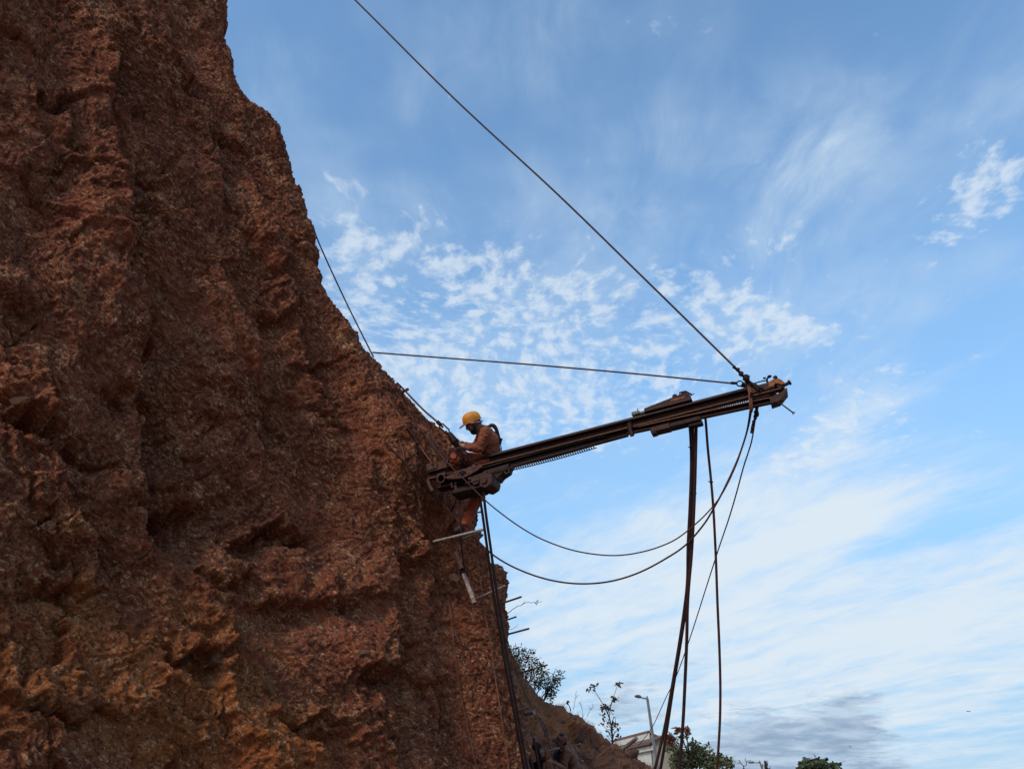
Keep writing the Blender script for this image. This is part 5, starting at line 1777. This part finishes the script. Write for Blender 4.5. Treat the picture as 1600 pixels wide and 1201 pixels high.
for px, py, rx, ry, rot in [(418, 1070, 15, 22, 0.3), (405, 1098, 17, 15, 0), (146, 1098, 16, 9, 0.1), (118, 1100, 22, 9, 0.1), (70, 1104, 20, 10, 0.15), (38, 1110, 12, 9, 0), (127, 1111, 7, 5, 0), (345, 1142, 12, 9, 0.4), (356, 1158, 11, 8, 0), (335, 1030, 20, 26, 0.3),
                            (285, 1035, 22, 18, -0.4), (250, 925, 14, 9, -0.4), (178, 842, 12, 6, -0.4), (220, 868, 24, 10, -0.5), (190, 640, 6, 5, 0), (182, 631, 7, 6, 0), (345, 452, 6, 7, 0.3), (350, 552, 6, 5, 0), (146, 520, 6, 9, 0.2), (112, 570, 14, 8, -0.6),
                            (300, 878, 12, 12, 0), (590, 972, 10, 8, 0), (565, 1020, 18, 10, -0.2), (604, 1030, 8, 16, 0.1), (100, 945, 8, 6, 0), (50, 960, 9, 7, 0), (40, 1020, 7, 7, 0), (400, 1015, 26, 10, -0.5), (420, 1050, 12, 6, -0.4), (62, 1092, 14, 7, 0),
                            (320, 1075, 12, 7, -0.5), (705, 905, 16, 22, 0.2), (690, 925, 10, 10, 0), (786, 902, 7, 14, 0.1), (785, 940, 8, 18, 0.0), (30, 628, 30, 12, -0.3), (100, 150, 14, 6, -0.2)]:
    put_rock(px, py, rx, ry, oshapes[px % 2] if (px, py) in ((418, 1070), (405, 1098), (300, 878), (590, 972)) else shapes[(px + py) % 5], cliff, (0,), 0.25, -rot, 0.6)
for px, py, rx, ry, rot, sh_ in [(868, 1091, 13, 8, -0.2, 'g'), (903, 1150, 20, 13, -0.5, 'g'), (925, 1168, 18, 14, -0.3, 'g'), (905, 1182, 24, 12, -0.3, 'g'), (985, 1181, 24, 14, -0.6, 'g'), (945, 1163, 12, 9, -0.5, 'g'), (851, 1115, 16, 9, -0.7, 'o'), (838, 1122, 8, 6, -0.2, 'o'),
                                 (854, 1140, 12, 20, 0.2, 'o'), (1004, 1194, 12, 7, -0.4, 'g'), (880, 1128, 9, 6, 0, 'g'), (832, 1150, 12, 16, 0.1, 'o')]:
    put_rock(px, py, rx, ry, (gshapes[px % 3] if sh_ == 'g' else oshapes[px % 2]), hillside, (1,), 0.45, -rot, 0.34)

# trees beyond
def tree(name, label, px, t, top_py, width_px, clumps, mat, n, size, asp, flower=None, group=None):
    base = P(px, 1201, t)
    bz = ground_z(np.array(base.x), np.array(base.y))
    base = Vector((base.x, base.y, float(bz) - 0.1))
    o = plant(name, label, 'tree', base, group)
    tr_, fo, fl = MB(), MB(), MB()
    mid = P(px, clumps[0][1] + 20, t)
    twig(tr_, [base, base.lerp(mid, 0.5) + Vector((0.15, 0, 0)), mid], 0.18, 0.08)
    for cx, cy, rx, ry in clumps:
        c = P(cx, cy, t + vr.uniform(-1.2, 1.2))
        twig(tr_, [mid, mid.lerp(c, 0.5) + Vector((0, 0, 0.15)), c], 0.06, 0.02, 4, 5)
        rad = (rx * t / FPX, rx * t / FPX * 0.9, ry * t / FPX)
        cluster(fo, c, rad, int(n * rx * ry / 100), size, asp)
        for _ in range(int(rx * 0.5)):
            a = c + Vector((vr.gauss(0, rad[0] * .7), vr.gauss(0, rad[1] * .7), vr.uniform(0, rad[2] * 1.2)))
            twig(tr_, [c, a], 0.02, 0.01, 2, 4)
    keep(tr_.build('trunk', M_twig), o)
    k_ = keep(fo.build('crown', mat), o); k_['kind'] = 'stuff'
    if flower:
        for cx, cy, r_ in flower:
            cluster(fl, P(cx, cy, t - 1.0), (r_ * t / FPX,) * 3, 46, size * 0.9, 0.6)
        k_ = keep(fl.build('blossom', M_flower), o); k_['kind'] = 'stuff'
    return o


tree('flowering_tree', 'untidy bushy tree with faded red blossoms right of the house', 1080, 48, 1140, 120,
     [(1080, 1178, 26, 18), (1062, 1185, 18, 16), (1100, 1182, 22, 16), (1120, 1190, 18, 12), (1138, 1194, 12, 12), (1055, 1160, 7, 8), (1066, 1150, 5, 7), (1050, 1148, 4, 5), (1072, 1148, 4, 6), (1084, 1160, 7, 7), (1092, 1165, 5, 5), (1107, 1163, 4, 4), (1108, 1174, 6, 4), (1044, 1168, 6, 7), (1070, 1195, 22, 12), (1105, 1198, 22, 10), (1130, 1183, 6, 5), (1143, 1190, 5, 5)],
     M_treeleaf, 62, 0.30, 0.5, [(1047, 1157, 4), (1058, 1139, 3.2), (1073, 1141, 3.5), (1049, 1152, 3.5)])
tree('round_tree', 'dark tree with rounded crown at the bottom right', 1278, 62, 1182, 80,
     [(1278, 1200, 26, 12), (1256, 1203, 14, 10), (1300, 1203, 16, 10), (1266, 1188, 7, 4), (1276, 1186, 7, 4.5), (1290, 1190, 7, 4), (1302, 1194, 6, 4), (1258, 1193, 6, 4), (1310, 1198, 6, 4), (1283, 1192, 9, 5), (1268, 1196, 8, 5)],
     M_bigleaf, 70, 0.46, 0.8)
# bare branches and a spike by the second lamp
bt = plant('bare_tree', 'bare forked branches left of the small street lamp', 'tree', P(1157, 1225, 50))
mb = MB()
root = P(1157, 1240, 50)
twig(mb, [Vector((root.x, root.y, float(ground_z(np.array(root.x), np.array(root.y))) - 0.1)), root, P(1160, 1201, 50)], 0.07, 0.04)
for pts in [[(1160, 1201), (1164, 1194), (1167, 1189.5), (1173, 1186)], [(1167, 1189.5), (1164, 1184)], [(1162, 1197), (1157, 1191), (1152, 1191.5)], [(1160, 1201), (1164, 1199), (1165, 1203)], [(1157, 1191), (1154, 1187)]]:
    twig(mb, [P(x, y, 50) for x, y in pts], 0.030, 0.014, 3, 5, 0.03)
keep(mb.build('trunk', M_twig), bt)
sp = plant('spike_plant', 'slim dark spike of leaves right of the small street lamp', 'plant', P(1198, 1240, 50))
mb = MB(); fo = MB()
root = P(1198, 1240, 50)
twig(mb, [Vector((root.x, root.y, float(ground_z(np.array(root.x), np.array(root.y))) - 0.1)), root, P(1197.5, 1200, 50)], 0.07, 0.04)
keep(mb.build('stem', M_twig), sp)
for k in range(60):
    f = vr.random()
    leaf(fo, P(1197 + 1.2 * f, 1191 + 12 * f, 50) + Vector((vr.gauss(0, .05 + .05 * f), vr.gauss(0, .05), 0)), 0.22, 0.4, vr, -0.8)
k_ = keep(fo.build('foliage', M_leafdry), sp); k_['kind'] = 'stuff'

# ------------------------------------------------------------------ street lamps
M_lamp = worn('galvanised lamp post', (0.42, 0.43, 0.42), (0.34, 0.34, 0.33), 0.5, 0.2, 4, bump=0.02)
M_lamph = worn('grey lamp head', (0.16, 0.165, 0.17), (0.12, 0.12, 0.125), 0.5, 0.2, 4, bump=0.02)


def street_lamp(label, foot_px, top_px, head_px, t, r=0.085):
    top, low = P(*top_px, t), P(*foot_px, t)
    d = (low - top).normalized()
    k = (top.z - float(ground_z(np.array(low.x), np.array(low.y)))) / -d.z
    base = top + d * (k + 0.1)
    o = empty('street_lamp', base)
    tag(o, label, 'street lamp', 'street lamps')
    mb = MB(); mb.tube([base, top], [r * 1.2, r * 0.75], 10); keep(mb.build('post', M_lamp), o)
    hx_ = P(*head_px, t)
    mb = MB(); mb.tube([top - d * 0.12, top, top.lerp(hx_, 0.6)], [r * 0.6, r * 0.6, r * 0.5], 8); keep(mb.build('arm', M_lamp), o)
    e = (hx_ - top).normalized()
    s_ = e.cross(Vector((0, 0, 1))).normalized()
    u = s_.cross(e)
    hl = (hx_ - top).length * 0.48
    mb = MB()
    vs = []
    for f, w, th_ in [(0.0, 0.07, 0.05), (0.25, 0.14, 0.075), (0.8, 0.15, 0.06), (1.0, 0.10, 0.03)]:
        c = hx_ - e * hl * (1 - f)
        vs += [c + s_ * w + u * th_ * 0.3, c - s_ * w + u * th_ * 0.3, c - s_ * w * 0.6 + u * th_ * 1.2, c + s_ * w * 0.6 + u * th_ * 1.2, c - s_ * w * 0.8 - u * th_ * 0.6, c + s_ * w * 0.8 - u * th_ * 0.6]
    order = [0, 3, 2, 1, 4, 5]
    fs = [(j * 6 + order[i], j * 6 + order[(i + 1) % 6], (j + 1) * 6 + order[(i + 1) % 6], (j + 1) * 6 + order[i]) for j in range(3) for i in range(6)]
    fs += [tuple(order), tuple(18 + i for i in reversed(order))]
    mb.add(vs, fs)
    keep(mb.build('lamp_head', M_lamph), o)
    return o


street_lamp('tall grey street lamp standing in front of the house', (1025, 1185), (1011.5, 1090.5), (992, 1086.5), 38, 0.085)
street_lamp('small grey street lamp at the bottom edge among the far trees', (1191.5, 1201), (1187.5, 1190), (1169.5, 1190.5), 52, 0.085)

# ------------------------------------------------------------------ house
M_wall = worn('cream painted wall', (0.66, 0.62, 0.52), (0.58, 0.54, 0.44), 0.9, 0.0, 1.5, bump=0.03)
M_wall2 = worn('darker gable wall', (0.36, 0.30, 0.22), (0.28, 0.23, 0.17), 0.9, 0.0, 1.2, bump=0.05)  # browner and darker than the other walls
M_roof = worn('brown roof', (0.17, 0.095, 0.07), (0.13, 0.075, 0.06), 0.8, 0.0, 3.0, bump=0.1)
M_redroof = worn('red brown roof edge', (0.27, 0.105, 0.08), (0.22, 0.085, 0.065), 0.8, 0.0, 3.0, bump=0.1)
TH = 80.0
hp = P(1022, 1172, TH)
hz = float(ground_z(np.array(hp.x), np.array(hp.y)))
MHs = Matrix.Translation((hp.x, hp.y, hz - 0.2)) @ Matrix.Rotation(math.radians(100), 4, 'Z')
house = empty('house', mat=MHs)
tag(house, 'cream house with brown eaves and red roof edge behind the hillside', 'house')
ev = (P(1022, 1160, TH).z - hz) + 0.2              # eave height above the base
ap = (P(1030, 1147.5, TH).z - hz) + 0.2            # apex of the gable
LX, LY, AY = 9.0, 2.9, 0.75                        # long wall runs away to the left, gable faces us
mb = MB(); mb.box((0, -LY, 0), (LX, 0.0, ev)); mb.build('wall', M_wall, house)
zr_ = ev - 1.1
mb = MB(); mb.prism([(0.0, 0.0), (-LY, 0.0), (-LY, zr_ + 0.6), (-AY, ap - 0.12), (0.0, ev + 0.1)], -0.06, -0.004, 'x'); mb.build('gable_wall', M_wall2, house)
mb = MB(); mb.prism([(0.55, ev - 0.05), (-AY, ap - 0.14), (-AY, ap), (0.55, ev + 0.12)], -0.45, LX + 0.4, 'x'); mb.build('roof', M_roof, house)
mb = MB(); mb.prism([(-LY - 0.5, zr_ - 0.25), (-AY - 0.004, ap - 0.14), (-AY - 0.004, ap), (-LY - 0.5, zr_ - 0.05)], -0.45, LX + 0.4, 'x'); mb.build('roof', M_roof, house)
mb = MB(); mb.box((-0.46, 0.554, ev - 0.12), (LX + 0.4, 0.62, ev + 0.16)); mb.build('fascia', M_roof, house)
mb = MB(); mb.box((-0.2, 0.004, ev - 0.62), (LX + 0.2, 0.30, ev - 0.20)); mb.build('eave_beam', M_wall, house)
mb = MB(); mb.box((-0.10, -0.10, 0.0), (0.35, 0.06, ev - 0.64)); mb.build('corner_post', M_wall2, house)
# taller rear block whose red edged roof shows above
xo = 3.0
def back_pt(px, py):
    return MHs.inverted() @ P(px, py, TH + 3.5)
pa = back_pt(1013.7, 1141)
zr = pa.z
mb = MB(); mb.box((xo, -2.4, ev + 0.05), (LX + 7, pa.y - 0.15, zr - 0.35)); mb.build('upper_wall', M_wall, house)
mb = MB(); mb.prism([(pa.y, zr), (pa.y, zr - 0.14), (-2.9, zr - 1.3), (-2.9, zr - 1.12)], xo - 0.35, LX + 7.4, 'x'); mb.build('upper_roof', M_redroof, house)
mb = MB(); mb.box((xo - 0.36, pa.y + 0.004, zr - 0.75), (LX + 7.4, pa.y + 0.06, zr - 0.16)); mb.build('upper_fascia', M_wall, house)
mb = MB(); mb.box((xo - 0.38, pa.y + 0.004, zr - 0.15), (LX + 7.4, pa.y + 0.12, zr + 0.05)); mb.build('roof_edge', M_redroof, house)
mb = MB(); mb.tube([(0.5, 0.10, 0.0), (0.5, 0.10, ev - 0.65)], 0.06, 8); mb.build('drain_pipe', M_lamph, house)
# birds far off
for px, py, t, s_, lab in [(1513, 1110, 60, 0.15, 'small bird gliding low in the far right sky'), (1328.5, 1165, 60, 0.08, 'tiny bird above the round tree')]:
    c = P(px, py, t)
    mb = MB()
    mb.ball(c, (s_ * 0.16, s_ * 0.35, s_ * 0.10), 8)
    for k in (-1, 1):
        mb.add([c + CR * k * 0.02, c + CR * k * s_ * 0.5 + CU * s_ * 0.14 + CF * 0.05, c + CR * k * s_ + CU * s_ * 0.04, c + CR * k * s_ * 0.5 + CU * s_ * 0.08 - CF * 0.12], [(0, 1, 2, 3)])
        mb.add([c + CR * k * 0.02 - CU * 0.01, c + CR * k * s_ * 0.5 + CU * (s_ * 0.14 - 0.01) + CF * 0.05, c + CR * k * s_ + CU * (s_ * 0.04 - 0.01), c + CR * k * s_ * 0.5 + CU * (s_ * 0.08 - 0.01) - CF * 0.12], [(3, 2, 1, 0)])
    tag(mb.build('bird', M_black), lab, 'bird', 'birds in the distance')
